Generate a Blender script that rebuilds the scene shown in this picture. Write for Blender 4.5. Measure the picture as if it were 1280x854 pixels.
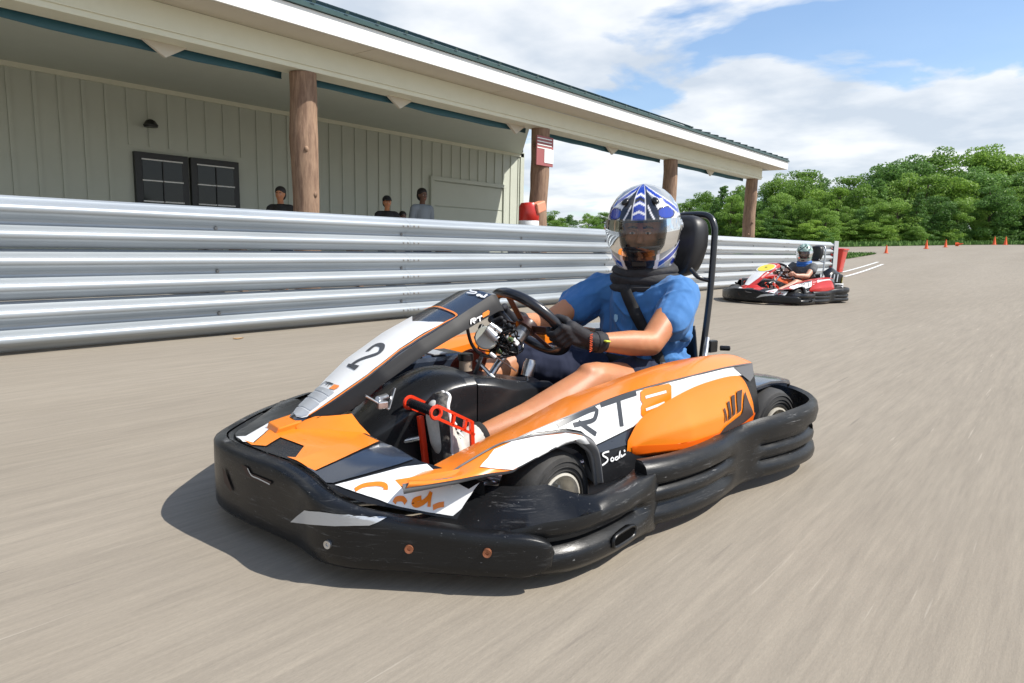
import bpy, math, random
import numpy as np
from mathutils import Vector, Matrix
from mathutils.bvhtree import BVHTree
R_=math.radians
scene=bpy.context.scene
for o in list(bpy.data.objects): bpy.data.objects.remove(o)
# ------------------------------------------------------------------ camera, light, sky, exposure
CAM_AX=[[0.76986926,0.63790955,0.01930626],[0.1036037,-0.09507126,-0.99006451],[-0.62973613,0.76422042,-0.13928223]]
cam=bpy.data.cameras.new('camera'); cam.lens=24.0; cam.sensor_width=36.0; cam.clip_start=0.05; cam.clip_end=3000
camo=bpy.data.objects.new('camera',cam); scene.collection.objects.link(camo)
i_,j_,f_=[Vector(v) for v in CAM_AX]
M=Matrix((( i_.x,-j_.x,-f_.x,0),( i_.y,-j_.y,-f_.y,0),( i_.z,-j_.z,-f_.z,0.77),(0,0,0,1)))
camo.matrix_world=M; scene.camera=camo
scene.render.resolution_x=1024; scene.render.resolution_y=683
SUN_EL=R_(50); SUN_DIR=Vector((0.86,0.42,0)).normalized()      # horizontal direction towards the sun
sd=Vector((SUN_DIR.x*math.cos(SUN_EL),SUN_DIR.y*math.cos(SUN_EL),math.sin(SUN_EL)))
sun=bpy.data.lights.new('sun','SUN'); sun.energy=5.0; sun.angle=R_(0.5); sun.color=(1.0,0.955,0.88)
suno=bpy.data.objects.new('sun',sun); scene.collection.objects.link(suno)
suno.rotation_euler=sd.to_track_quat('Z','Y').to_euler()
w=bpy.data.worlds.new('World'); scene.world=w; w.use_nodes=True
nt=w.node_tree; nt.nodes.clear()
def N(t,**k):
    n=nt.nodes.new(t)
    for a,b in k.items(): setattr(n,a,b)
    return n
out=N('ShaderNodeOutputWorld'); bg=N('ShaderNodeBackground'); bg.inputs[1].default_value=0.090
sky=N('ShaderNodeTexSky'); sky.sky_type='NISHITA'; sky.sun_disc=False; sky.sun_elevation=SUN_EL
sky.sun_rotation=math.atan2(SUN_DIR.x,SUN_DIR.y); sky.air_density=1.0; sky.dust_density=0.6; sky.ozone_density=1.5
tc=N('ShaderNodeTexCoord'); sp=N('ShaderNodeSeparateXYZ'); nt.links.new(tc.outputs['Generated'],sp.inputs[0])
def MA(op,a,b=None,c=None):
    n=N('ShaderNodeMath',operation=op)
    for k,v in enumerate((a,b,c)):
        if v is None: continue
        if isinstance(v,(int,float)): n.inputs[k].default_value=v
        else: nt.links.new(v,n.inputs[k])
    return n.outputs[0]
den=MA('ADD',MA('MAXIMUM',sp.outputs[2],0.0),0.16)
cx=MA('DIVIDE',sp.outputs[0],den); cy=MA('DIVIDE',sp.outputs[1],den)
cb=N('ShaderNodeCombineXYZ'); nt.links.new(cx,cb.inputs[0]); nt.links.new(cy,cb.inputs[1]); cb.inputs[2].default_value=CLOUD_SEED if 'CLOUD_SEED' in globals() else 3.7
no=N('ShaderNodeTexNoise'); no.inputs['Scale'].default_value=1.25; no.inputs['Detail'].default_value=9; no.inputs['Roughness'].default_value=0.52; no.inputs['Distortion'].default_value=0.25
nt.links.new(cb.outputs[0],no.inputs['Vector'])
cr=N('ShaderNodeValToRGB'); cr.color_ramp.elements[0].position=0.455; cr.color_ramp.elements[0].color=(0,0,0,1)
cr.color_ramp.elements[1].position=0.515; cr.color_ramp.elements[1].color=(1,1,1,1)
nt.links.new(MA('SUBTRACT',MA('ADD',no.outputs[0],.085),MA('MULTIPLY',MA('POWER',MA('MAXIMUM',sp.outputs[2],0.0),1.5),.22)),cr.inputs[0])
no2=N('ShaderNodeTexNoise'); no2.inputs['Scale'].default_value=2.3; no2.inputs['Detail'].default_value=8; nt.links.new(cb.outputs[0],no2.inputs['Vector'])
c2=N('ShaderNodeValToRGB'); c2.color_ramp.elements[0].position=0.35; c2.color_ramp.elements[0].color=(6.2,6.9,7.8,1)
c2.color_ramp.elements[1].position=0.62; c2.color_ramp.elements[1].color=(9.6,9.8,10.0,1)
nt.links.new(no2.outputs[0],c2.inputs[0])
hz=MA('POWER',MA('SUBTRACT',1.0,MA('MAXIMUM',sp.outputs[2],0.0)),7.0)
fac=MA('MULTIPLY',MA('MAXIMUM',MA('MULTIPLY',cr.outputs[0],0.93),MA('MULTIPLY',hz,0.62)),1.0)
mx=N('ShaderNodeMix',data_type='RGBA'); nt.links.new(fac,mx.inputs['Factor'])
sk2=N('ShaderNodeMix',data_type='RGBA',blend_type='MULTIPLY'); sk2.inputs['Factor'].default_value=1; sk2.inputs['B'].default_value=(1.5,1.62,1.72,1)
nt.links.new(sky.outputs[0],sk2.inputs['A'])
nt.links.new(sk2.outputs['Result'],mx.inputs['A']); nt.links.new(c2.outputs[0],mx.inputs['B'])
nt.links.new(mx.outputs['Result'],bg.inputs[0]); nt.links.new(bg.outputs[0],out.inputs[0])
vs=scene.view_settings; vs.view_transform='Standard'; vs.look='None'; vs.gamma=1; vs.exposure=0.27; vs.use_curve_mapping=False
scene.cycles.max_bounces=6; scene.cycles.transparent_max_bounces=12

# ------------------------------------------------------------------ materials
def mat(name,col=(.5,.5,.5),rough=.5,metal=0,spec=.5,coat=0,attr=False,noise=None,bump=None,alpha=1,stretch=(1,1,1),coords='Object',emis=None,sheen=0,sss=0):
    """noise=(scale, amount, second colour)   bump=(scale, strength, distance)"""
    m=bpy.data.materials.new(name); m.use_nodes=True; t=m.node_tree; b=t.nodes['Principled BSDF']; L=t.links.new
    b.inputs['Base Color'].default_value=(*col,1); b.inputs['Roughness'].default_value=rough; b.inputs['Metallic'].default_value=metal
    b.inputs['Specular IOR Level'].default_value=spec; b.inputs['Coat Weight'].default_value=coat; b.inputs['Coat Roughness'].default_value=.08
    b.inputs['Alpha'].default_value=alpha
    if sheen: b.inputs['Sheen Weight'].default_value=sheen
    if sss:
        b.inputs['Subsurface Weight'].default_value=sss; b.inputs['Subsurface Radius'].default_value=(.012,.005,.003); b.inputs['Subsurface Scale'].default_value=1
    c=None
    tcn=t.nodes.new('ShaderNodeTexCoord'); mp=t.nodes.new('ShaderNodeMapping'); mp.inputs['Scale'].default_value=stretch
    L(tcn.outputs[coords],mp.inputs[0])
    if attr:
        a=t.nodes.new('ShaderNodeAttribute'); a.attribute_name='Col'; c=a.outputs['Color']
    if noise:
        n=t.nodes.new('ShaderNodeTexNoise'); n.inputs['Scale'].default_value=noise[0]; n.inputs['Detail'].default_value=6; n.inputs['Roughness'].default_value=.65
        L(mp.outputs[0],n.inputs['Vector'])
        r=t.nodes.new('ShaderNodeValToRGB'); r.color_ramp.elements[0].position=noise[3] if len(noise)>3 else .42; r.color_ramp.elements[1].position=noise[4] if len(noise)>4 else .62
        L(n.outputs[0],r.inputs[0])
        x=t.nodes.new('ShaderNodeMix'); x.data_type='RGBA'
        mm=t.nodes.new('ShaderNodeMath'); mm.operation='MULTIPLY'; mm.inputs[1].default_value=noise[1]; L(r.outputs[0],mm.inputs[0]); L(mm.outputs[0],x.inputs['Factor'])
        if c is None: x.inputs['A'].default_value=(*col,1)
        else: L(c,x.inputs['A'])
        x.inputs['B'].default_value=(*noise[2],1); c=x.outputs['Result']
    if c is not None: L(c,b.inputs['Base Color'])
    if bump:
        n=t.nodes.new('ShaderNodeTexNoise'); n.inputs['Scale'].default_value=bump[0]; n.inputs['Detail'].default_value=5
        L(mp.outputs[0],n.inputs['Vector'])
        bp=t.nodes.new('ShaderNodeBump'); bp.inputs['Strength'].default_value=bump[1]; bp.inputs['Distance'].default_value=bump[2]
        L(n.outputs[0],bp.inputs['Height']); L(bp.outputs[0],b.inputs['Normal'])
    return m

# ------------------------------------------------------------------ mesh helpers
class MB:
    def __init__(s): s.v=[]; s.f=[]; s.m=[]
    def add(s,vs,fs,mi=0):
        k=len(s.v); s.v+= [tuple(map(float,v)) for v in vs]; s.f+=[tuple(int(i)+k for i in f) for f in fs]; s.m+=[mi]*len(fs); return s
    def box(s,c,d,rot=None,mi=0,taper=1.0):
        x,y,z=d[0]/2,d[1]/2,d[2]/2; P=[]
        for sz in(-1,1):
            k=taper if sz>0 else 1
            for sx,sy in((-1,-1),(1,-1),(1,1),(-1,1)): P.append(Vector((sx*x*k,sy*y*k,sz*z)))
        if rot is not None:
            q=Matrix(rot) if not hasattr(rot,'to_quaternion') else rot
            P=[q@p for p in P]
        P=[(p.x+c[0],p.y+c[1],p.z+c[2]) for p in P]
        return s.add(P,[(3,2,1,0),(4,5,6,7),(0,1,5,4),(1,2,6,5),(2,3,7,6),(3,0,4,7)],mi)
    def bar(s,a,b,w,h=None,mi=0,up=(0,0,1)):
        a=Vector(a);b=Vector(b);d=(b-a);l=d.length;d.normalize();u=Vector(up)
        if abs(d.dot(u))>.98: u=Vector((1,0,0))
        sx=d.cross(u).normalized(); su=sx.cross(d)
        h=h or w; P=[]
        for q in(a,b):
            for i,j in((-1,-1),(1,-1),(1,1),(-1,1)): P.append(q+sx*i*w/2+su*j*h/2)
        return s.add(P,[(0,1,2,3),(7,6,5,4),(0,4,5,1),(1,5,6,2),(2,6,7,3),(3,7,4,0)],mi)
    def tube(s,pts,r,n=10,mi=0,closed=False,cap=True,smooth=0,sq=None):
        P=[Vector(p) for p in pts]
        rr=list(r) if hasattr(r,'__len__') else [r]*len(P)
        if smooth: P,rr=crom(P,rr,smooth,closed)
        m=len(P); T=[]
        for i in range(m):
            a=P[(i-1)%m] if (closed or i>0) else P[i]; b=P[(i+1)%m] if (closed or i<m-1) else P[i]
            T.append((b-a).normalized())
        u=Vector((0,0,1)) if abs(T[0].z)<.9 else Vector((1,0,0))
        u=(u-T[0]*u.dot(T[0])).normalized(); V=[];F=[]
        for i in range(m):
            u=(u-T[i]*u.dot(T[i])).normalized(); v=T[i].cross(u)
            for k in range(n):
                a=2*math.pi*k/n; V.append(P[i]+(u*math.cos(a)+v*math.sin(a)*(sq or 1))*rr[i])
        for i in range(m if closed else m-1):
            for k in range(n):
                a=i*n+k;b=i*n+(k+1)%n;c=((i+1)%m)*n+(k+1)%n;d=((i+1)%m)*n+k; F.append((a,b,c,d))
        if cap and not closed: F.append(tuple(range(n-1,-1,-1))); F.append(tuple((m-1)*n+k for k in range(n)))
        return s.add(V,F,mi)
    def lathe(s,prof,axis='z',c=(0,0,0),n=32,mi=0,M=None,closed=False):
        """prof: list of (radius, height)"""
        V=[];F=[];m=len(prof)
        for r,h in prof:
            for k in range(n):
                a=2*math.pi*k/n; p=(r*math.cos(a),r*math.sin(a),h)
                if axis=='y': p=(p[0],p[2],p[1])
                elif axis=='x': p=(p[2],p[0],p[1])
                if M is not None: p=tuple(M@Vector(p))
                V.append((p[0]+c[0],p[1]+c[1],p[2]+c[2]))
        for i in range(m if closed else m-1):
            for k in range(n):
                a=i*n+k;b=i*n+(k+1)%n; c2=((i+1)%m)*n+(k+1)%n; d=((i+1)%m)*n+k
                F.append((a,b,c2,d) if axis!='y' else (d,c2,b,a))
        return s.add(V,F,mi)
    def grid(s,G,mi=0,cu=False,cv=False,flip=False):
        G=np.asarray(G); a,b=G.shape[:2]; V=G.reshape(-1,3).tolist(); F=[]
        for i in range(a if cu else a-1):
            for j in range(b if cv else b-1):
                q=(i*b+j,((i+1)%a)*b+j,((i+1)%a)*b+(j+1)%b,i*b+(j+1)%b)
                F.append(q[::-1] if flip else q)
        return s.add(V,F,mi)
    def poly(s,pts,t=(0,0,-.003),mi=0):
        """flat polygon with thickness vector t"""
        n=len(pts); P=[Vector(p) for p in pts]; T=Vector(t)
        return s.add([*P,*[p+T for p in P]],[tuple(range(n)),tuple(range(2*n-1,n-1,-1))]+[(i,n+i,n+(i+1)%n,(i+1)%n) for i in range(n)],mi)
    def sphere(s,c,r,n=16,mi=0,M=None):
        V=[];F=[];m=n//2
        rr=r if hasattr(r,'__len__') else (r,r,r)
        for i in range(m+1):
            th=math.pi*i/m
            for k in range(n):
                a=2*math.pi*k/n; p=Vector((math.sin(th)*math.cos(a)*rr[0],math.sin(th)*math.sin(a)*rr[1],math.cos(th)*rr[2]))
                if M is not None: p=M@p
                V.append(p+Vector(c))
        for i in range(m):
            for k in range(n): F.append((i*n+k,(i+1)*n+k,(i+1)*n+(k+1)%n,i*n+(k+1)%n))
        return s.add(V,F,mi)
    def mesh(s,name,mats,smooth=None):
        me=bpy.data.meshes.new(name); me.from_pydata([tuple(v) for v in s.v],[],s.f); me.validate(); 
        for m in (mats if isinstance(mats,(list,tuple)) else [mats]): me.materials.append(m)
        if len(me.polygons)==len(s.m): me.polygons.foreach_set('material_index',s.m)
        if smooth is not None:
            me.shade_smooth() if hasattr(me,'shade_smooth') else me.polygons.foreach_set('use_smooth',[True]*len(me.polygons))
            if smooth<180: me.set_sharp_from_angle(angle=R_(smooth))
        me.update(); return me
    def build(s,name,mats,parent=None,smooth=None,bevel=0,sub=0,solid=0,loc=None):
        me=s.mesh(name,mats,smooth); return link(name,me,parent,bevel,sub,solid,loc)
def link(name,me,parent=None,bevel=0,sub=0,solid=0,loc=None):
    o=bpy.data.objects.new(name,me); scene.collection.objects.link(o)
    if parent is not None: o.parent=parent
    if loc is not None: o.location=loc
    if solid: md=o.modifiers.new('solid','SOLIDIFY'); md.thickness=solid; md.offset=-1
    if bevel: md=o.modifiers.new('bevel','BEVEL'); md.width=bevel; md.segments=2; md.limit_method='ANGLE'; md.angle_limit=R_(35)
    if sub: md=o.modifiers.new('sub','SUBSURF'); md.levels=sub; md.render_levels=sub
    return o
def crom(P,rr,k,closed=False):
    n=len(P); Q=[];S=[]
    for i in range(n if closed else n-1):
        g=lambda j: (j%n) if closed else min(max(j,0),n-1)
        p0,p1,p2,p3=[P[g(i+d)] for d in(-1,0,1,2)]
        for q in range(k):
            t=q/k; Q.append(0.5*((2*p1)+(p2-p0)*t+(2*p0-5*p1+4*p2-p3)*t*t+(3*p1-p0-3*p2+p3)*t**3)); S.append(rr[i]*(1-t)+rr[g(i+1)]*t)
    if not closed: Q.append(P[-1]); S.append(rr[-1])
    return Q,S
def empty(name,loc=(0,0,0),rz=0):
    o=bpy.data.objects.new(name,None); scene.collection.objects.link(o); o.location=loc; o.rotation_euler=(0,0,rz); o.empty_display_size=.2; return o
def tag(o,label=None,cat=None,group=None,kind=None):
    if label: o['label']=label
    if cat: o['category']=cat
    if group: o['group']=group
    if kind: o['kind']=kind
    return o
def terr(y):
    t=y-22; q=y-64; return 0.042*((t+math.sqrt(t*t+36))-(q+math.sqrt(q*q+100)))/2

# ------------------------------------------------------------------ ground
def build_ground():
    xs=np.concatenate([np.arange(-160,-20,10),np.arange(-20,30,2.0),np.arange(30,170,10)]); ys=np.concatenate([np.arange(-60,10,5),np.arange(10,80,1.5),np.arange(80,900,20)])
    G=np.array([[(x,y,terr(y)) for y in ys] for x in xs]); mb=MB(); mb.grid(G)
    m=bpy.data.materials.new('asphalt'); m.use_nodes=True; t=m.node_tree; L=t.links.new; b=t.nodes['Principled BSDF']
    tcn=t.nodes.new('ShaderNodeTexCoord')
    def nz(sc,scale,det=5,ro=.6,dist=0):
        mp=t.nodes.new('ShaderNodeMapping'); mp.inputs['Scale'].default_value=sc; L(tcn.outputs['Object'],mp.inputs[0])
        n=t.nodes.new('ShaderNodeTexNoise'); n.inputs['Scale'].default_value=scale; n.inputs['Detail'].default_value=det; n.inputs['Roughness'].default_value=ro; n.inputs['Distortion'].default_value=dist
        L(mp.outputs[0],n.inputs['Vector']); return n.outputs[0]
    def ramp(x,a,b_,c0,c1):
        r=t.nodes.new('ShaderNodeValToRGB'); r.color_ramp.elements[0].position=a; r.color_ramp.elements[1].position=b_
        r.color_ramp.elements[0].color=(*c0,1); r.color_ramp.elements[1].color=(*c1,1); L(x,r.inputs[0]); return r.outputs[0]
    def mixc(f,a,b_,mode='MIX'):
        x=t.nodes.new('ShaderNodeMix'); x.data_type='RGBA'; x.blend_type=mode
        if isinstance(f,float): x.inputs['Factor'].default_value=f
        else: L(f,x.inputs['Factor'])
        L(a,x.inputs['A']); L(b_,x.inputs['B']); return x.outputs['Result']
    big=ramp(nz((1,.2,1),.6,6),.25,.75,(.240,.207,.163),(.298,.260,.210))
    st=ramp(nz((1,.045,1),26,4,.7),.30,.70,(.86,.86,.86),(1.11,1.11,1.10))
    st2=ramp(nz((1,.06,1),95,3,.7),.3,.72,(.91,.91,.91),(1.08,1.08,1.08))
    c=mixc(.85,big,st,'MULTIPLY'); c=mixc(.85,c,st2,'MULTIPLY')
    li=ramp(nz((1,.035,1),60,2,.5),.70,.76,(0,0,0),(.22,.22,.22))
    w1=t.nodes.new('ShaderNodeRGB'); w1.outputs[0].default_value=(.62,.56,.47,1)
    c=mixc(li,c,w1.outputs[0])
    dk=ramp(nz((1,.05,1),34,2,.5),.235,.30,(.4,.4,.4),(0,0,0))
    w2=t.nodes.new('ShaderNodeRGB'); w2.outputs[0].default_value=(.13,.11,.095,1)
    c=mixc(dk,c,w2.outputs[0])
    fine=ramp(nz((1,.25,1),420,2,.6),.3,.7,(.93,.93,.93),(1.07,1.07,1.07)); c=mixc(.8,c,fine,'MULTIPLY')
    L(c,b.inputs['Base Color']); b.inputs['Roughness'].default_value=.82; b.inputs['Specular IOR Level'].default_value=.3
    bp=t.nodes.new('ShaderNodeBump'); bp.inputs['Strength'].default_value=.18; bp.inputs['Distance'].default_value=.004
    L(nz((1,.2,1),300,3),bp.inputs['Height']); L(bp.outputs[0],b.inputs['Normal'])
    o=mb.build('ground',m,smooth=180); tag(o,'beige grey asphalt of the kart track with fine streaks along the racing line','ground',kind='structure')
build_ground()
M_grass=mat('grass',(.085,.15,.03),.9,noise=(3,.7,(.16,.22,.05)),bump=(60,.5,.03))
def strip(name,pts,z,m,n=12):
    """pts: quad corners a,b (near) d,c (far) following the terrain"""
    a,b,c,d=[np.array(p,float) for p in pts]; G=[]
    for i in range(n+1):
        r=[]
        for j in range(n+1):
            s,t_=i/n,j/n; p=(a*(1-s)+b*s)*(1-t_)+(d*(1-s)+c*s)*t_; r.append((p[0],p[1],terr(p[1])+z))
        G.append(r)
    return MB().grid(np.array(G))
g=MB(); 
for q in ([(-160,50),(-12.4,48.7),(-4.2,62.5),(-160,62.5)],[(-160,62.5),(-4.2,62.5),(-4.2,150),(-160,150)],[(-4.2,62.5),(60,66),(60,150),(-4.2,150)],[(-14,33.0),(-8.0,33.05),(-8.1,38.9),(-14,39)]):
    t_=strip('g',q,.02,M_grass); g.add(t_.v,t_.f)
tag(g.build('grass_verge',M_grass,smooth=180),'short green grass strip at the foot of the trees','grass',kind='stuff')
rng=np.random.default_rng(5); gb=MB()
def blades(n,x0,x1,y0,y1,h):
    for _ in range(n):
        x=rng.uniform(x0,x1); y=rng.uniform(y0,y1); z=terr(y)+.02; a=rng.uniform(0,6.28); hh=h*rng.uniform(.5,1.3); wd=.05
        gb.add([(x-wd*math.cos(a),y-wd*math.sin(a),z),(x+wd*math.cos(a),y+wd*math.sin(a),z),(x+rng.normal(0,.05),y+rng.normal(0,.05),z+hh)],[(0,1,2)])
blades(2500,-12,-8.05,33.1,38.8,.10); 
for i in range(6000):
    x=rng.uniform(-20,20); yl=48.9+(x+12.4)*1.68 if x<-4.2 else 62.6+(x+4.2)*.055
    yl+=abs(rng.normal(0,4)); z=terr(yl)+.02; a=rng.uniform(0,6.28); wd=.12
    gb.add([(x-wd*math.cos(a),yl-wd*math.sin(a),z),(x+wd*math.cos(a),yl+wd*math.sin(a),z),(x,yl,z+rng.uniform(.1,.35))],[(0,1,2)])
tag(gb.build('grass_blades',mat('blade',(.10,.19,.035),.8)),'tufts of green grass along the track edge','grass',kind='stuff')
M_paint=mat('white_paint',(.8,.8,.78),.6,noise=(9,.4,(.5,.47,.42)))
pl=MB()
for (a,b) in (((-5.05,20.7),(-5.85,29.4)),((-5.75,23.2),(-6.35,31.0))):
    a=np.array(a);b=np.array(b); d=(b-a)/np.linalg.norm(b-a); n=np.array([d[1],-d[0]])*.05
    K=12; G=[]
    for i in range(K+1):
        p=a+(b-a)*i/K; G.append([(*(p-n),terr(p[1])+.012),(*(p+n),terr(p[1])+.012)])
    pl.grid(np.array(G),flip=False)
tag(pl.build('painted_line',M_paint),'white line painted on the asphalt beyond the red bin','road marking',kind='structure')

# ------------------------------------------------------------------ guard rail
M_galv=mat('galvanised_steel',(.39,.425,.455),.40,metal=.38,spec=.5,noise=(5,.5,(.27,.30,.325)),stretch=(1,.12,1))
M_galv2=mat('paler_galvanised_steel',(.47,.49,.505),.40,metal=.32,spec=.5,noise=(5,.4,(.42,.44,.455)),stretch=(1,.12,1))
M_post=mat('steel_post',(.30,.30,.30),.6,metal=.5,noise=(8,.6,(.18,.15,.12)))
RX=-5.31
rail=empty('guard_rail',(RX,0,0)); tag(rail,'three-tier corrugated steel guard rail between the track and the building','guard rail')
W=[(0,0),(.015,.006),(.040,.045),(.058,.076),(.072,.085),(.092,.085),(.106,.076),(.124,.045),(.146,.010),(.158,.003),(.172,.003),(.184,.010),(.206,.045),(.224,.076),(.238,.085),(.258,.085),(.272,.076),(.290,.045),(.315,.006),(.33,0)]
def wbeam(y0,y1,z0,mt,bulge=0):
    P=[]
    for i,(h,d) in enumerate(W): P.append((d,h+z0))
    ys=np.concatenate([[y0,y0+.004],np.linspace(y0+.3,y1-.3,7),[y1-.004,y1]]); G=[[(d,y,z) for (d,z) in P] for y in ys]
    mb=MB(); mb.grid(np.array(G)); return mb.build('rail_beam',mt,rail,smooth=60,solid=.003)
edges=[-3.1]+[.82+3.85*k for k in range(-1,6)]; edges=[-6.88,-3.03,.82,4.70,8.52,12.35,16.2,20.05]
for k in range(len(edges)-1):
    for zi,z0 in enumerate((.02,.357,.695)):
        off=.0015*(k%2)
        new=edges[k]>6  # far panels get the paler steel tone
        o=wbeam(edges[k],edges[k+1],z0,M_galv2 if new else M_galv); o.location.x=off
for k,ye in enumerate(edges[1:-1]):
    for z0 in (.02,.357,.695):
        sb=MB()
        for dy in (-.09,-.03,.05,.11):
            for hz in (.082,.248): sb.sphere((.087,ye+dy,z0+hz),(.005,.012,.012),8)
        tag(sb.build('splice_bolts',M_post,rail,smooth=60),kind='stuff')
for y in [-5+1.93*k for k in range(14)]:
    if y>20.1: break
    MB().box((-.10,y,.5),(.10,.15,1.0)).build('rail_post',M_post,rail,bevel=.004)
    MB().box((-.03,y,.53),(.05,.12,.9)).build('block_out',M_post,rail)
    for z0 in (.02,.357,.695): MB().lathe([(.0,.012),(.012,.010),(.016,0)],axis='x',c=(.005,y,z0+.165),n=8).build('bolt',M_post,rail)
MB().box((.095,20.24,.535),(.012,.40,1.05)).build('end_plate',M_galv2,rail,bevel=.004)
# end cap: flat curved bullnose plate with dark openings
for z0 in (.02,.357,.695):
    pts=[(.05,20.05),(.07,20.35),(.03,20.50),(-.06,20.52)]
    mb=MB(); mb.grid(np.array([[(x,y,z0+.01),(x,y,z0+.31)] for x,y in pts])); mb.build('end_cap',M_galv2,rail,smooth=40,solid=.003)

# ------------------------------------------------------------------ building
M_wall=mat('painted_siding',(.53,.555,.475),.6,noise=(3,.3,(.48,.505,.43)))
M_trim=mat('white_trim',(.82,.82,.79),.45,noise=(4,.3,(.74,.74,.71)))
M_cream=mat('cream_beam_board',(.74,.73,.58),.55,noise=(4,.35,(.68,.67,.52)))
M_soffit=mat('soffit_board',(.62,.57,.47),.6,noise=(3,.35,(.56,.51,.42)))
M_roof=mat('green_metal_roof',(.045,.085,.08),.35,metal=.3,noise=(6,.4,(.07,.12,.11)))
M_dark=mat('dark_frame',(.015,.016,.016),.4)
M_glass=mat('window_glass',(.012,.018,.014),.12,spec=.4)
M_teal=mat('teal_canvas',(.035,.12,.16),.6,noise=(3,.5,(.05,.15,.19)))
M_log=mat('log_wood',(.31,.20,.13),.8,noise=(7,.75,(.15,.085,.055)),stretch=(3,3,.5),bump=(14,.6,.01))
M_concrete=mat('porch_concrete',(.35,.33,.30),.85,noise=(4,.5,(.28,.26,.24)))
bld=empty('porch_building',(-7,0,0)); tag(bld,'long pale sided building with dark paired window and a deep porch','building')
X=lambda x:x+7
WX=-10.7; YE=13.27
MB().box((X(WX)-.06,(YE-12)/2,1.6),(.12,YE+12,3.2)).build('wall',M_wall,bld)
MB().box((X(-14),YE-.06,1.8),(6.5,.12,3.6)).build('wall',M_wall,bld)
b0=-4.0
while b0<YE-.1:
    skip = 10.1<b0<12.7
    if 4.2<b0<6.0:
        MB().box((X(WX)+.012,b0,2.55),(.012,.05,.9)).build('batten',M_wall,bld); MB().box((X(WX)+.012,b0,.6),(.012,.05,1.2)).build('batten',M_wall,bld)
    elif skip: MB().box((X(WX)+.012,b0,2.58),(.012,.05,.78)).build('batten',M_wall,bld)
    else: MB().box((X(WX)+.012,b0,1.5),(.012,.05,2.96)).build('batten',M_wall,bld)
    b0+=.285
MB().box((X(WX)+.02,YE-.07,1.5),(.05,.14,2.99)).build('corner_board',M_wall,bld,bevel=.004)
MB().box((X(WX)+.02,2,2.93),(.05,22.5,.09)).build('frieze_board',M_cream,bld)
# window pair
for (a,b_) in ((4.29,5.06),(5.10,5.88)):
    f=MB().box((X(WX)+.03,(a+b_)/2,1.43),(.08,b_-a,1.16)).build('window',M_dark,bld,bevel=.004)
    MB().box((X(WX)+.073,(a+b_)/2+.0,1.43),(.004,(b_-a)-.20,.96)).build('pane',M_glass,f)
    for z in (1.93,1.63,1.33,1.03): MB().box((X(WX)+.083,(a+b_)/2,z-.02),(.012,(b_-a)-.18,.018)).build('muntin',M_trim,f)
    MB().box((X(WX)+.085,(a+b_)/2,1.43),(.010,.014,.94)).build('muntin',M_dark,f)
# garage door with lap panels
gd=empty('g',(0,0,0)); bpy.data.objects.remove(gd)
gf=MB().box((X(WX)+.03,10.20,1.05),(.07,.10,2.1)).box((X(WX)+.03,12.55,1.05),(.07,.10,2.1)).box((X(WX)+.03,11.375,2.14),(.072,2.45,.08)).build('garage_door_frame',M_wall,bld,bevel=.004)
for k in range(4): MB().box((X(WX)+.012,11.375,.27+k*.52),(.03,2.24,.505)).build('door_panel',M_wall,gf,bevel=.01)
l=MB().lathe([(0,.0),(.09,0),(.10,.03),(.06,.09),(.02,.11),(0,.11)],c=(X(WX)+.16,4.5,2.36),n=16).box((X(WX)+.06,4.5,2.40),(.14,.04,.04)).build('wall_lamp',M_dark,bld,smooth=40)
# porch floor, beam, soffit, fascia, ceiling, roof
MB().box((X(-8.9),4.7,.05),(3.9,30,.10)).build('porch_floor',M_concrete,bld)
Y0=-7; Y1=19.35
MB().box((X(-7.0),(Y0+18.75)/2,2.80),(.30,18.75-Y0,.296)).build('beam',M_cream,bld,bevel=.005)
MB().box((X(-6.99),(Y0+18.75)/2,2.715),(.32,18.75-Y0+.01,.016)).build('beam_board_joint',M_cream,bld)
for k in range(11):
    a=Y0+k*2.45; b_=min(a+2.44,Y1)
    MB().box((X(-6.635),(a+b_)/2,2.955),(.44,b_-a,.012)).build('soffit_panel',M_soffit,bld)
MB().box((X(-6.395),(Y0+Y1)/2,3.045),(.03,Y1-Y0,.19)).build('fascia',M_trim,bld,bevel=.003)
MB().box((X(-6.378),(Y0+Y1)/2,3.155),(.06,Y1-Y0+.02,.022)).build('drip_edge',M_roof,bld)
MB().box((X(-6.9),Y1-.012,3.045),(1.0,.024,.19)).build('fascia',M_trim,bld)
ce=MB().poly([(X(-7.2),Y0,2.95),(X(-7.2),9.2,2.95),(X(-10.69),13.2,2.95),(X(-10.69),Y0,2.95)],(0,0,.03)).build('porch_ceiling',M_wall,bld)
# main pitched roof and the narrower roof over the end of the porch
def roofplane(xa,za,xb,zb,ya,yb,n): 
    mb=MB(); mb.add([(X(xa),ya,za),(X(xa),yb,za),(X(xb),yb,zb),(X(xb),ya,zb),(X(xa),ya,za+.03),(X(xa),yb,za+.03),(X(xb),yb,zb+.03),(X(xb),ya,zb+.03)],[(0,1,2,3),(7,6,5,4),(0,4,5,1),(1,5,6,2),(2,6,7,3),(3,7,4,0)])
    p=mb.build('roof',M_roof,bld); s=None
    yy=ya+.05
    while yy<yb:
        a=Vector((X(xa)+.02,yy,za+.045)); b_=Vector((X(xb),yy,zb+.045)); me=MB().bar(a,b_,.028,.045,up=(0,1,0)).mesh('seam',M_roof) if s is None else s.data
        o=link('seam',me,p)
        if s is None: s=o; s0=yy
        else: o.location.y=yy-s0
        yy+=.42
roofplane(-6.36,3.165,-14.3,6.27,Y0,YE,20)
roofplane(-6.36,3.166,-7.75,3.45,YE+.01,Y1,10)
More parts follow.
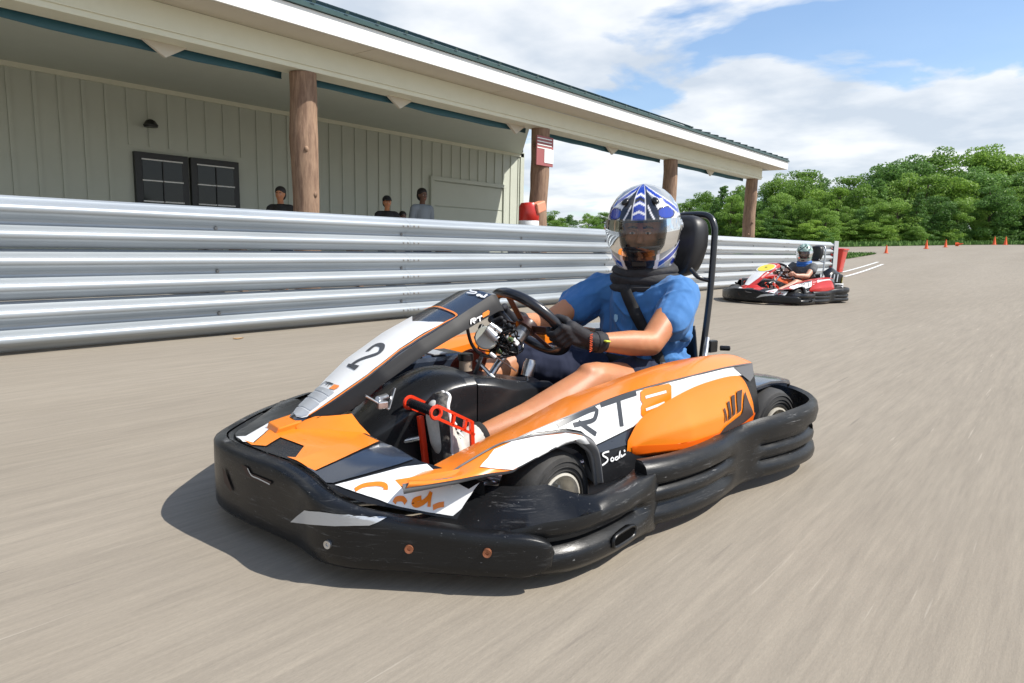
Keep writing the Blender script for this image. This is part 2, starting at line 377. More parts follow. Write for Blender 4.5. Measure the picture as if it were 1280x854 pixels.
MB().add([(X(-7.75),YE,3.45),(X(-7.75),Y1,3.45),(X(-7.75),Y1,2.95),(X(-7.75),YE,2.95)],[(0,1,2,3)]).build('gable_board',M_trim,bld,solid=.02)
MB().add([(X(-14.3),YE,6.2),(X(-10.7),YE,4.8),(X(-10.7),YE,2.9),(X(-17),YE,2.9),(X(-17),YE,5.1)],[(0,1,2,3,4)]).build('gable_wall',M_wall,bld,solid=.05)
roofplane(-14.3,6.27,-20,4.0,Y0,YE,20)
# teal canvas valance below the beam, one length per bay, and pale gussets
posts=[-4.5,.1,4.68,9.11,13.74,18.44]
for a,b_ in zip(posts[:-1],posts[1:]):
    ys=np.linspace(a+.16,b_-.16,14); G=[[(X(-7.18),y,2.66),(X(-7.19),y,2.60),(X(-7.18),y,2.575+.006*math.sin(k*1.7)+.008*math.sin(k*.6))] for k,y in enumerate(ys)]
    MB().grid(np.array(G)).build('canvas_valance',M_teal,bld,smooth=60,solid=.01)
for y in (.6,3.2,6.2,8.6,11.5,16.0):
    MB().add([(X(-7.12),y-.22,2.655),(X(-7.12),y+.22,2.655),(X(-7.12),y,2.52),(X(-7.08),y-.22,2.655),(X(-7.08),y+.22,2.655),(X(-7.08),y,2.52)],[(0,1,2),(5,4,3),(0,3,4,1),(1,4,5,2),(2,5,3,0)]).build('gusset',M_soffit,bld)
rp=random.Random(4)
for k,y in enumerate(posts):
    mb=MB(); pts=[];rr=[]
    for j in range(12):
        pts.append((rp.gauss(0,.006),rp.gauss(0,.006),j*.241)); rr.append(.155 if j<11 else .15); rr[-1]+=rp.uniform(-.008,.008)
    pts[0]=(0,0,0); mb.tube(pts,rr,16,smooth=3)
    for q in range(5):
        a=rp.uniform(0,6.28); z=rp.uniform(.9,2.5); mb.sphere((math.cos(a)*.148,math.sin(a)*.148,z),(.03,.03,.04),8)
    tag(mb.build('log_post',M_log,None,smooth=60,loc=(-7.0,y,0)),['peeled log post left of the frame','peeled log post near the left frame edge','thick peeled log post beside the dark window pair','log post carrying the red and white notice','third log post, behind the driver’s helmet','last log post at the far end of the porch roof'][k].replace('’',"'"),'post','log posts carrying the porch roof')
# notice on the second visible post
M_red=mat('red_plastic',(.55,.03,.02),.35,coat=.2); M_white=mat('white_plastic',(.8,.8,.78),.4)
nb=MB().box((0,0,0),(.02,.44,.46)).build('notice_board',mat('red_board',(.33,.10,.10),.6),None,bevel=.004,loc=(-6.83,9.02,2.28)); tag(nb,'red and white notice fixed high on the second log post','sign')
MB().box((.013,.10,-.07),(.006,.24,.22)).build('white_print',M_white,nb)
for k in range(4): MB().box((.013,-.02,.19-k*.05),(.005,.38,.015)).build('print_line',M_white,nb)
ck=empty('drinks_cooler',(-6.75,8.55,.95)); tag(ck,'red and white drinks cooler on a stand beside the second log post','cooler')
MB().lathe([(0,0),(.15,0),(.16,.02),(.16,.20),(.155,.21)],n=20).build('tank',M_white,ck,smooth=40)
MB().lathe([(.155,.21),(.162,.22),(.162,.42),(.13,.48),(0,.5)],n=20).build('upper_tank',M_red,ck,smooth=40)
MB().box((.12,.08,.42),(.15,.22,.16),rot=Matrix.Rotation(.3,3,'X')).build('lid',mat('salmon_plastic',(.75,.30,.18),.5),ck,bevel=.02)
st=MB()
for sx in(-.13,.13):
    for sy in(-.13,.13): st.bar((sx,sy,-.95),(sx,sy,0),.03)
st.box((0,0,-.02),(.32,.32,.03)).build('stand',M_post,ck)
# bin and cones
def bin_():
    o=empty('wheeled_bin',(-5.9,22.9,terr(22.9))); tag(o,'bright red tapered plastic bin beyond the end of the guard rail','bin')
    G=[]; 
    def ring(hx,hy,z,r=.05):
        p=[]
        for sx,sy,a0 in((1,1,0),(-1,1,90),(-1,-1,180),(1,-1,270)):
            for q in range(4):
                a=R_(a0+q*30); p.append(((hx-r)*sx+r*math.cos(a),(hy-r)*sy+r*math.sin(a),z))
        return p
    mb=MB(); mb.grid(np.array([ring(.20,.22,.03),ring(.23,.25,.30),ring(.28,.30,.66),ring(.29,.31,.70)]),cv=True); mb.build('tub',M_red,o,smooth=40)
    MB().grid(np.array([ring(.29,.31,.70),ring(.315,.335,.705),ring(.315,.335,.74),ring(.29,.31,.75),ring(.1,.1,.77),ring(.01,.01,.775,.004)]),cv=True).build('lid',M_red,o,smooth=40)
    for s in(-1,1): MB().lathe([(.0,-.02),(.08,-.02),(.085,0),(.08,.02),(0,.02)],axis='y',c=(-.2,s*.2,.085),n=16).build('wheel',M_dark,o,smooth=40)
bin_()
M_cone=mat('cone_orange',(.75,.10,.015),.45)
CO=[(-7.9,40.2,0,.65,'small orange cone nearest to the red bin, standing alone'),(-7.3,48.1,0,.80,'orange cone standing between the lone near cone and the tipped one'),(-6.8,51.8,0,.75,'orange cone standing just left of the tipped over cone'),(-6.6,55.2,1,.75,'orange traffic cone tipped over on its side'),(-5.0,61.0,0,.9,'left one of the two upright cones close together at the right'),(-4.35,61.2,0,.9,'right one of the two upright cones close together at the right')]
cp=None
for x,y,tip,h,lab in CO:
    o=empty('traffic_cone',(x,y,terr(y)+(.10 if tip else 0))); tag(o,lab,'cone','orange cones by the far grass edge'); o.scale=(h/1.05,)*3
    if tip: o.rotation_euler=(R_(82),0,R_(50))
    if cp is None:
        cp=[('base',MB().box((0,0,.015),(.38,.38,.03)).mesh('base',M_cone)),('cone_body',MB().lathe([(.15,.03),(.13,.06),(.035,.66),(.03,.70),(0,.70)],n=16).mesh('cone_body',M_cone,50))]
    for n,me in cp: link(n,me,o)
# bench behind the rail
bn=empty('bench',(-8.6,6.6,.10)); tag(bn,'long low bench under the porch behind the guard rail','bench')
MB().box((0,0,.62),(.40,4.2,.04)).build('seat',M_log,bn,bevel=.005)
for y in(-1.9,0,1.9): MB().box((0,y,.30),(.32,.08,.60)).build('leg',M_log,bn)

M_leafd=mat('dry_leaf',(.50,.30,.14),.8)
for (x,y,lab) in ((-5.02,2.72,'dry orange leaf on the asphalt at the foot of the guard rail'),):
    lf=MB(); G=[[(u*.040,v*.020*(1-abs(u)**2)+.004*u,.003+.006*abs(v)+.005*u*u) for v in (-1,-.5,0,.5,1)] for u in np.linspace(-1,1,9)]
    lf.grid(np.array(G)); o=lf.build('dry_leaf',M_leafd,None,smooth=60,loc=(x,y,.001)); o.rotation_euler=(0,0,1.2); tag(o,lab,'leaf')

# ------------------------------------------------------------------ kart shape curves (metres, kart frame: x forward, y left, z up)
def cv(P,n,closed=False):
    P=np.asarray(P,float); m=len(P); D=[]
    for i in range(m if closed else m-1):
        g=(lambda j:P[j%m]) if closed else (lambda j:P[min(max(j,0),m-1)])
        p0,p1,p2,p3=g(i-1),g(i),g(i+1),g(i+2)
        for q in range(12):
            t=q/12; D.append(0.5*((2*p1)+(p2-p0)*t+(2*p0-5*p1+4*p2-p3)*t*t+(3*p1-p0-3*p2+p3)*t**3))
    D.append(P[0] if closed else P[-1]); D=np.array(D); s=np.concatenate([[0],np.cumsum(np.linalg.norm(np.diff(D,axis=0),axis=1))])
    u=np.linspace(0,s[-1],n); return np.stack([np.interp(u,s,D[:,k]) for k in range(D.shape[1])],1)
def stations(S,n):
    """S[i][j]: control points; smooth along i with n samples (uniform in i)"""
    S=np.asarray(S,float); m=len(S); u=np.linspace(0,m-1,n); out=[]
    for x in u:
        i=min(int(x),m-2); t=x-i; p0,p1,p2,p3=S[max(i-1,0)],S[i],S[i+1],S[min(i+2,m-1)]
        out.append(0.5*((2*p1)+(p2-p0)*t+(2*p0-5*p1+4*p2-p3)*t*t+(3*p1-p0-3*p2+p3)*t**3))
    return np.array(out)
def sst(a,b,x): t=np.clip((x-a)/(b-a),0,1); return t*t*(3-2*t)
OUT_R=[(.79,-.715),(.92,-.760),(1.03,-.775),(1.13,-.745),(1.22,-.68),(1.32,-.585),(1.41,-.495),(1.49,-.40),(1.57,-.29),(1.635,-.19),(1.67,-.09)]
OUT_L=[(1.682,0),(1.66,.12),(1.632,.22),(1.605,.33),(1.595,.43),(1.553,.509),(1.472,.582),(1.395,.648),(1.339,.70),(1.253,.768),(1.151,.805),(1.045,.805),(.93,.785),(.84,.755),(.78,.725)]
def bumper_path(n=170):
    P=cv(OUT_R+OUT_L,n); T=np.gradient(P,axis=0); T/=np.linalg.norm(T,axis=1)[:,None]; Nn=np.stack([T[:,1],-T[:,0]],1)
    return P,Nn
def rimz(y):
    return np.interp(y,[-.8,-.4,-.2,-.1,0,.25,.42,.52,.6,.7,.8],[.170,.198,.212,.226,.234,.231,.206,.180,.160,.145,.140])
SEC_C=[(-.12,.040),(-.05,.034),(-.022,.040),(-.008,.055),(-.002,.08),(0,.10),(0,.115),(0,.135),(-.002,.16),(-.006,.185),(-.014,-.010),(-.026,0),(-.042,-.006),(-.050,-.025),(-.056,-.08)]
SEC_S=[(-.10,.040),(-.04,.030),(-.012,.036),(-.001,.052),(.002,.072),(-.006,.090),(-.034,.103),(-.036,.113),(-.010,.124),(.001,.145),(-.004,.165),(-.020,.182),(-.042,.186),(-.062,.178),(-.066,.13)]
SEC_M=[None]*11+[(-.030,.145),(-.075,.171),(-.130,.204),(-.140,.15)]
def bumper():
    P,Nn=bumper_path(); G=[]
    for (x,y),n in zip(P,Nn):
        w=float(sst(1.36,1.20,x)); zr=float(rimz(y)); r=[]
        e=float(sst(.90,.80,x))
        for q_,((oc,zc),(os,zs)) in enumerate(zip(SEC_C,SEC_S)):
            if zc<=0: zc=zr+zc
            elif zc>.12: zc=.12+(zc-.12)*(zr-.12)/.12
            # near the rear end the two bulges merge into a plain flared flap
            os2=os if e==0 else os*(1-e)+e*(min(os,-.0) if abs(os)>.05 else .008)
            o=oc*(1-w)+os2*w; z=zc*(1-w)+zs*w
            if q_>=11:
                wm=float(sst(1.47,1.37,x)*sst(1.02,1.16,x)); o=o*(1-wm)+SEC_M[q_][0]*wm; z=z*(1-wm)+SEC_M[q_][1]*wm
            r.append((x+n[0]*o,y+n[1]*o,z))
        G.append(r)
    return np.array(G)
def deckz(x,y):
    return .238-.048*sst(.42,.78,np.abs(y))*sst(1.30,1.45,x)+ (1.60-x)*.02
def pod_main(n=120,m=34):
    S=[ # inner-low, inner top, mid top, crease, side mid, bottom
     [(1.40,.52,.225),(1.41,.53,.236),(1.43,.555,.246),(1.45,.585,.252),(1.452,.60,.248),(1.45,.605,.240)],
     [(1.28,.46,.215),(1.27,.46,.237),(1.31,.52,.243),(1.345,.585,.245),(1.35,.61,.243),(1.345,.62,.232)],
     [(1.14,.42,.20),(1.13,.425,.256),(1.19,.50,.272),(1.24,.585,.278),(1.24,.60,.270),(1.23,.61,.24)],
     [(1.0,.415,.20),(1.0,.42,.286),(1.05,.50,.303),(1.10,.585,.308),(1.09,.60,.290),(1.09,.61,.26)],
     [(.86,.41,.22),(.86,.42,.327),(.92,.50,.333),(.976,.585,.331),(.98,.612,.29),(.985,.63,.25)],
     [(.80,.41,.22),(.80,.42,.338),(.86,.50,.345),(.915,.585,.342),(.912,.615,.25),(.908,.64,.152)],
     [(.66,.41,.22),(.66,.42,.359),(.74,.50,.366),(.81,.585,.360),(.805,.617,.25),(.80,.64,.150)],
     [(.51,.41,.22),(.51,.42,.381),(.60,.50,.386),(.68,.585,.374),(.68,.617,.25),(.68,.64,.150)],
     [(.36,.41,.22),(.36,.42,.395),(.42,.50,.404),(.467,.585,.387),(.467,.617,.26),(.467,.64,.155)],
     [(.20,.42,.22),(.20,.43,.402),(.25,.50,.415),(.30,.585,.396),(.30,.617,.27),(.30,.64,.17)],
     [(.08,.44,.22),(.08,.445,.400),(.14,.51,.410),(.19,.585,.397),(.20,.615,.29),(.21,.635,.21)],
     [(.02,.47,.22),(.02,.475,.376),(.08,.53,.390),(.135,.58,.394),(.125,.60,.30),(.12,.61,.23)]]
    G=stations(S,n); out=[]
    for r in G:
        a=np.array(r); k=[]
        # piecewise: sharp at inner top and crease
        seg=[(0,1,5),(1,3,12),(3,5,m-17)]
        for s,e,q in seg:
            pts=a[s:e+1]; c=cv(pts,q+1); k+= list(c[:-1])
        k.append(a[5]); out.append(k)
    return np.array(out)
def fender(n=60,m=10):
    top=[(1.46,.592,.256),(1.37,.597,.2475),(1.317,.60,.266),(1.229,.605,.296),(1.174,.61,.304),(1.10,.61,.303),(1.02,.622,.300),(.965,.64,.286),(.936,.652,.25),(.916,.655,.155)]
    bot=[(1.472,.61,.246),(1.38,.65,.256),(1.29,.66,.257),(1.218,.66,.251),(1.188,.66,.259),(1.085,.66,.284),(1.017,.66,.291),(.983,.66,.274),(.948,.66,.239),(.929,.66,.16)]
    a=stations([top,bot],2); T=stations([[p] for p in top],n)[:,0]; B=stations([[p] for p in bot],n)[:,0]
    G=[]
    for t,b in zip(T,B):
        r=[]
        for j in range(m):
            u=j/(m-1); p=t*(1-u)+b*u; p=p+np.array([0,.012,.006])*math.sin(math.pi*u); r.append(p)
        r.append(b+np.array([0,-.012,-.006])); r.append(b+np.array([0,-.05,.004])); G.append(r)
    return np.array(G)
BT=[(.789,.64,.199),(.788,.64,.237),(.782,.64,.25),(.736,.64,.299),(.636,.64,.332),(.504,.64,.362),(.372,.64,.375),(.287,.64,.374),(.254,.64,.359),(.225,.64,.33),(.188,.64,.274),(.175,.64,.229)]
BB=[(.789,.64,.199),(.70,.64,.182),(.594,.64,.171),(.52,.64,.166),(.43,.64,.163),(.36,.64,.170),(.302,.64,.178),(.25,.64,.192),(.205,.64,.208),(.19,.64,.217),(.182,.64,.222),(.175,.64,.229)]
def bulge(n=70,m=22):
    T=cv(BT,n); B=cv(BB,n); G=[]
    for i,(t,b) in enumerate(zip(T,B)):
        u=i/(n-1); r=[]
        for j in range(m):
            v=j/(m-1); p=t*(1-v)+b*v; e=min(1,2.6*u)**.9*min(1,4.2*(1-u))**.6
            h=min(1,v*2.0)**1.15*min(1,(1-v)*7)**.6
            q=p.copy(); q[1]=.627-.010*v+.055*h*e*(.55+.45*v); r.append(q)
        G.append(r)
    return np.array(G)
FZ=[(1.50,.262),(1.475,.278),(1.38,.338),(1.28,.408),(1.15,.482),(1.05,.528),(.97,.565),(.87,.612),(.83,.612)]
def fz(x): a=np.array(FZ)[::-1]; return np.interp(x,a[:,0],a[:,1])
def fw(x): return np.interp(x,[.83,.87,.97,1.03,1.15,1.28,1.38,1.475,1.50],[.088,.094,.10,.108,.112,.108,.082,.048,.040])
def fairing(n=90,m=11):
    """top face of the steering console fairing: u along, v across; right to left"""
    G=[]
    for x in np.linspace(1.495,.85,n):
        z=float(fz(x)); w=float(fw(x)); r=[]
        for j in range(m):
            v=-1+2*j/(m-1); r.append((x,v*w,z+.010*(1-v*v)))
        G.append(r)
    return np.array(G)
def fairing_side(side=1,n=70):
    G=[]
    for x in np.linspace(1.46,.85,n):
        z=float(fz(x)); w=float(fw(x)); h=float(np.interp(x,[.85,.95,1.05,1.2,1.30,1.36,1.42,1.46],[.052,.044,.036,.031,.030,.040,.030,.006])); 
        r=[(x,side*w,z),(x-.004,side*(w+.008),z-.012),(x-.01,side*(w+.016),z-h*.6),(x-.02,side*(w+.020),z-h),(x-.015,side*(w+.008),z-h-.004)]
        G.append(r)
    return np.array(G)

def deck(n=110,m=20):
    P,Nn=bumper_path(500); ks=[i for i in range(500) if P[i][0]>(1.375 if P[i][1]>0 else 1.37)]; ks=ks[::max(1,len(ks)//n)]; G=[]
    for i in ks:
        x,y=P[i]-Nn[i]*.043; a=abs(y); xb=min(1.36 if a<.48 else 1.36-.055*(a-.48)/.1, x-.006); r=[]
        z0=float(rimz(y))-.003; z1=.252-.030*float(sst(.45,.68,a))-(.040*float(sst(.30,.5,a)) if y<0 else 0)
        for j in range(m):
            v=j/(m-1); r.append((x*(1-v)+xb*v,y,z0*(1-v)+z1*v+.010*math.sin(math.pi*v)))
        r.append((xb-.004,y,r[-1][2]-.035)); G.append(r)
    return np.array(G)
def panel(n=110):
    """raised front panel of the bumper with rounded ends"""
    P,Nn=bumper_path(300); s=np.concatenate([[0],np.cumsum(np.linalg.norm(np.diff(P,axis=0),axis=1))]); c=s[np.argmin(np.abs(P[:,1]))]
    L=.99; G=[]
    for q in np.linspace(-L,L,n):
        q2=math.copysign(L*(abs(q)/L)**.85,q); x=np.interp(c+q2,s,P[:,0]); y=np.interp(c+q2,s,P[:,1]); nx=np.interp(c+q2,s,Nn[:,0]); ny=np.interp(c+q2,s,Nn[:,1])
        zr=float(rimz(y)); hi=zr+.002; lo=.046; mid=(hi+lo)/2+.0; h=(hi-lo)/2; d=abs(q2)-(L-.085); k=1.0
        if d>0: k=math.sqrt(max(0,1-(d/.085)**2))
        hh=h*k; prot=(.014+.007*(1 if q2>.6 else 0)*min(1,(abs(q2)-.6)/.2 if abs(q2)>.6 else 0))*min(1,k*1.6); off=[-.034,-.018,-.004,0,.0005,.0005,.0005,0,-.006,-.02]; zz=[1.0,1.0,.94,.86,.5,0,-.5,-.86,-.97,-1.0]
        G.append([(x+nx*(prot+o*min(1,k*1.5+.05)),y+ny*(prot+o*min(1,k*1.5+.05)),mid+hh*t) for o,t in zip(off,zz)])
    return np.array(G)

# ------------------------------------------------------------------ kart materials
def scuffed(name,col,amt,rough=.38,sc=(1,1,7)):
    m=bpy.data.materials.new(name); m.use_nodes=True; t=m.node_tree; L=t.links.new; b=t.nodes['Principled BSDF']
    tcn=t.nodes.new('ShaderNodeTexCoord')
    def nz(s,scale,det,ro=.6,dist=0):
        mp=t.nodes.new('ShaderNodeMapping'); mp.inputs['Scale'].default_value=s; L(tcn.outputs['Object'],mp.inputs[0])
        n=t.nodes.new('ShaderNodeTexNoise'); n.inputs['Scale'].default_value=scale; n.inputs['Detail'].default_value=det; n.inputs['Roughness'].default_value=ro; n.inputs['Distortion'].default_value=dist; L(mp.outputs[0],n.inputs['Vector']); return n.outputs[0]
    def rp(x,a,c,v0=0,v1=1):
        r=t.nodes.new('ShaderNodeMapRange'); r.inputs['From Min'].default_value=a; r.inputs['From Max'].default_value=c; r.inputs['To Min'].default_value=v0; r.inputs['To Max'].default_value=v1; L(x,r.inputs[0]); return r.outputs[0]
    def ml(a,c):
        q=t.nodes.new('ShaderNodeMath'); q.operation='MULTIPLY'; L(a,q.inputs[0])
        if isinstance(c,float): q.inputs[1].default_value=c
        else: L(c,q.inputs[1])
        return q.outputs[0]
    s1=ml(rp(nz((sc[0],sc[1],sc[2]*2.0),8,10,.80,.5),.56,.70),rp(nz((1,1,1.5),4,5),.44,.62)); s1=ml(s1,amt)
    s2=ml(rp(nz((1,1,3),55,4,.7),.66,.74),.8*amt)
    mxn=t.nodes.new('ShaderNodeMath'); mxn.operation='MAXIMUM'; L(s1,mxn.inputs[0]); L(s2,mxn.inputs[1])
    x=t.nodes.new('ShaderNodeMix'); x.data_type='RGBA'; L(mxn.outputs[0],x.inputs['Factor']); x.inputs['A'].default_value=(*col,1); x.inputs['B'].default_value=(.22,.22,.22,1)
    L(x.outputs['Result'],b.inputs['Base Color'])
    r=t.nodes.new('ShaderNodeMapRange'); r.inputs['To Min'].default_value=rough; r.inputs['To Max'].default_value=.75; L(mxn.outputs[0],r.inputs[0])
    rr=t.nodes.new('ShaderNodeMath'); rr.operation='ADD'; L(r.outputs[0],rr.inputs[0]); q=rp(nz((1,1,1),6,5),.35,.7,-.06,.14); L(q,rr.inputs[1]); L(rr.outputs[0],b.inputs['Roughness'])
    bp=t.nodes.new('ShaderNodeBump'); bp.inputs['Strength'].default_value=.25; bp.inputs['Distance'].default_value=.0025; L(nz(sc,20,6,.7),bp.inputs['Height']); L(bp.outputs[0],b.inputs['Normal'])
    b.inputs['Specular IOR Level'].default_value=.38
    return m
K_bump=scuffed('scuffed_black_plastic',(.006,.0065,.0075),1.0,.30)
K_blk=scuffed('black_plastic',(.009,.0095,.011),.25,.30,(1,1,2))
K_side=mat('satin_black',(.010,.010,.011),.55,spec=.35)
K_tank=scuffed('moulded_black_plastic',(.014,.015,.017),.2,.27,(1,1,1))
K_orange=mat('orange_plastic',(.84,.225,.014),.30,coat=.35,noise=(7,.18,(.70,.19,.01)))
K_deep=mat('deep_orange',(.80,.125,.006),.35,coat=.3)
K_white=mat('white_decal',(.80,.80,.79),.30,coat=.35,noise=(6,.25,(.70,.70,.70)))
K_navy=mat('navy_gloss',(.022,.030,.048),.22,coat=.6,noise=(9,.25,(.05,.055,.065)))
K_ink=mat('ink_grey',(.045,.05,.06),.4)
K_silver=mat('silver_reflector',(.52,.54,.56),.35,metal=.4)
K_grey=mat('grey_line',(.13,.13,.135),.45)
K_slot=mat('vent_dark',(.035,.018,.014),.6)
K_rub=mat('tyre_rubber',(.030,.029,.028),.72,noise=(20,.5,(.055,.052,.05)),bump=(60,.3,.002))
K_rim=mat('rim_metal',(.70,.66,.57),.4,metal=.25,noise=(14,.5,(.42,.37,.30)))
K_steel=mat('bare_steel',(.60,.61,.62),.28,metal=.9,noise=(12,.5,(.35,.33,.30)))
K_tube=mat('black_tube',(.013,.014,.018),.28,coat=.3)
K_redp=mat('red_pedal_paint',(.80,.045,.012),.32,coat=.3)
K_brown=mat('brown_spoke',(.05,.020,.014),.35,coat=.2)
K_seat=mat('seat_shell',(.015,.015,.017),.45)
K_belt=mat('belt_webbing',(.012,.012,.013),.8,bump=(300,.5,.001))
K_copper=mat('rusty_screw',(.45,.17,.09),.4,metal=.6,noise=(40,.6,(.2,.09,.05)))
K_red2=mat('red_body_plastic',(.50,.022,.015),.32,coat=.35)
K_yel=mat('yellow_number_plate',(.78,.66,.06),.4)
K_grn=mat('green_case',(.10,.16,.07),.4)
CM={'white':K_white,'navy':K_navy,'orange':K_orange,'deep':K_deep,'ink':K_ink,'silver':K_silver,'grey':K_grey,'dgrey':K_grey,'slot':K_slot}
# ------------------------------------------------------------------ decals laid on the real surfaces
import bmesh
def bvh_of(G):
    G=np.asarray(G); a,b=G.shape[:2]; V=[Vector(p) for p in G.reshape(-1,3)]
    return BVHTree.FromPolygons(V,[(i*b+j,(i+1)*b+j,(i+1)*b+j+1,i*b+j+1) for i in range(a-1) for j in range(b-1)])
def decal_mesh(name,kind,pts,width,bvh,d,m,lift=.0016,edge=.02):
    d=Vector(d).normalized(); bm=bmesh.new()
    if kind=='P':
        from mathutils.geometry import tessellate_polygon
        P=[Vector(p) for p in pts]; vs=[bm.verts.new(p) for p in P]
        for t in tessellate_polygon([[p-d*p.dot(d) for p in P]]):
            try: bm.faces.new([vs[i] for i in t])
            except ValueError: pass
    else:
        P,_=crom([Vector(p) for p in pts],[0]*len(pts),3) if len(pts)>2 else ([Vector(pts[0]).lerp(Vector(pts[-1]),q/6) for q in range(7)],0)
        L=[];Rr=[]
        for i,p in enumerate(P):
            t=(P[min(i+1,len(P)-1)]-P[max(i-1,0)]); t-=d*t.dot(d); t.normalize(); s=t.cross(d)*width/2
            L.append(bm.verts.new(p+s)); Rr.append(bm.verts.new(p-s))
        for i in range(len(P)-1): bm.faces.new((L[i],L[i+1],Rr[i+1],Rr[i]))
    for _ in range(6):
        long=[e for e in bm.edges if e.calc_length()>edge]
        if not long: break
        bmesh.ops.subdivide_edges(bm,edges=long,cuts=1,use_grid_fill=False)
        bmesh.ops.triangulate(bm,faces=[f for f in bm.faces if len(f.verts)>3])
    for v in bm.verts:
        h=bvh.ray_cast(v.co-d*.15,d,.4)
        if h[0] is None:
            n=bvh.find_nearest(v.co); h=n
        nn=h[1]; nn=-nn if nn.dot(d)>0 else nn
        v.co=h[0]+nn*lift
    bmesh.ops.triangulate(bm,faces=bm.faces[:])
    bm.normal_update(); me=bpy.data.meshes.new(name); bm.to_mesh(me); bm.free(); me.materials.append(m); me.shade_smooth(); return me
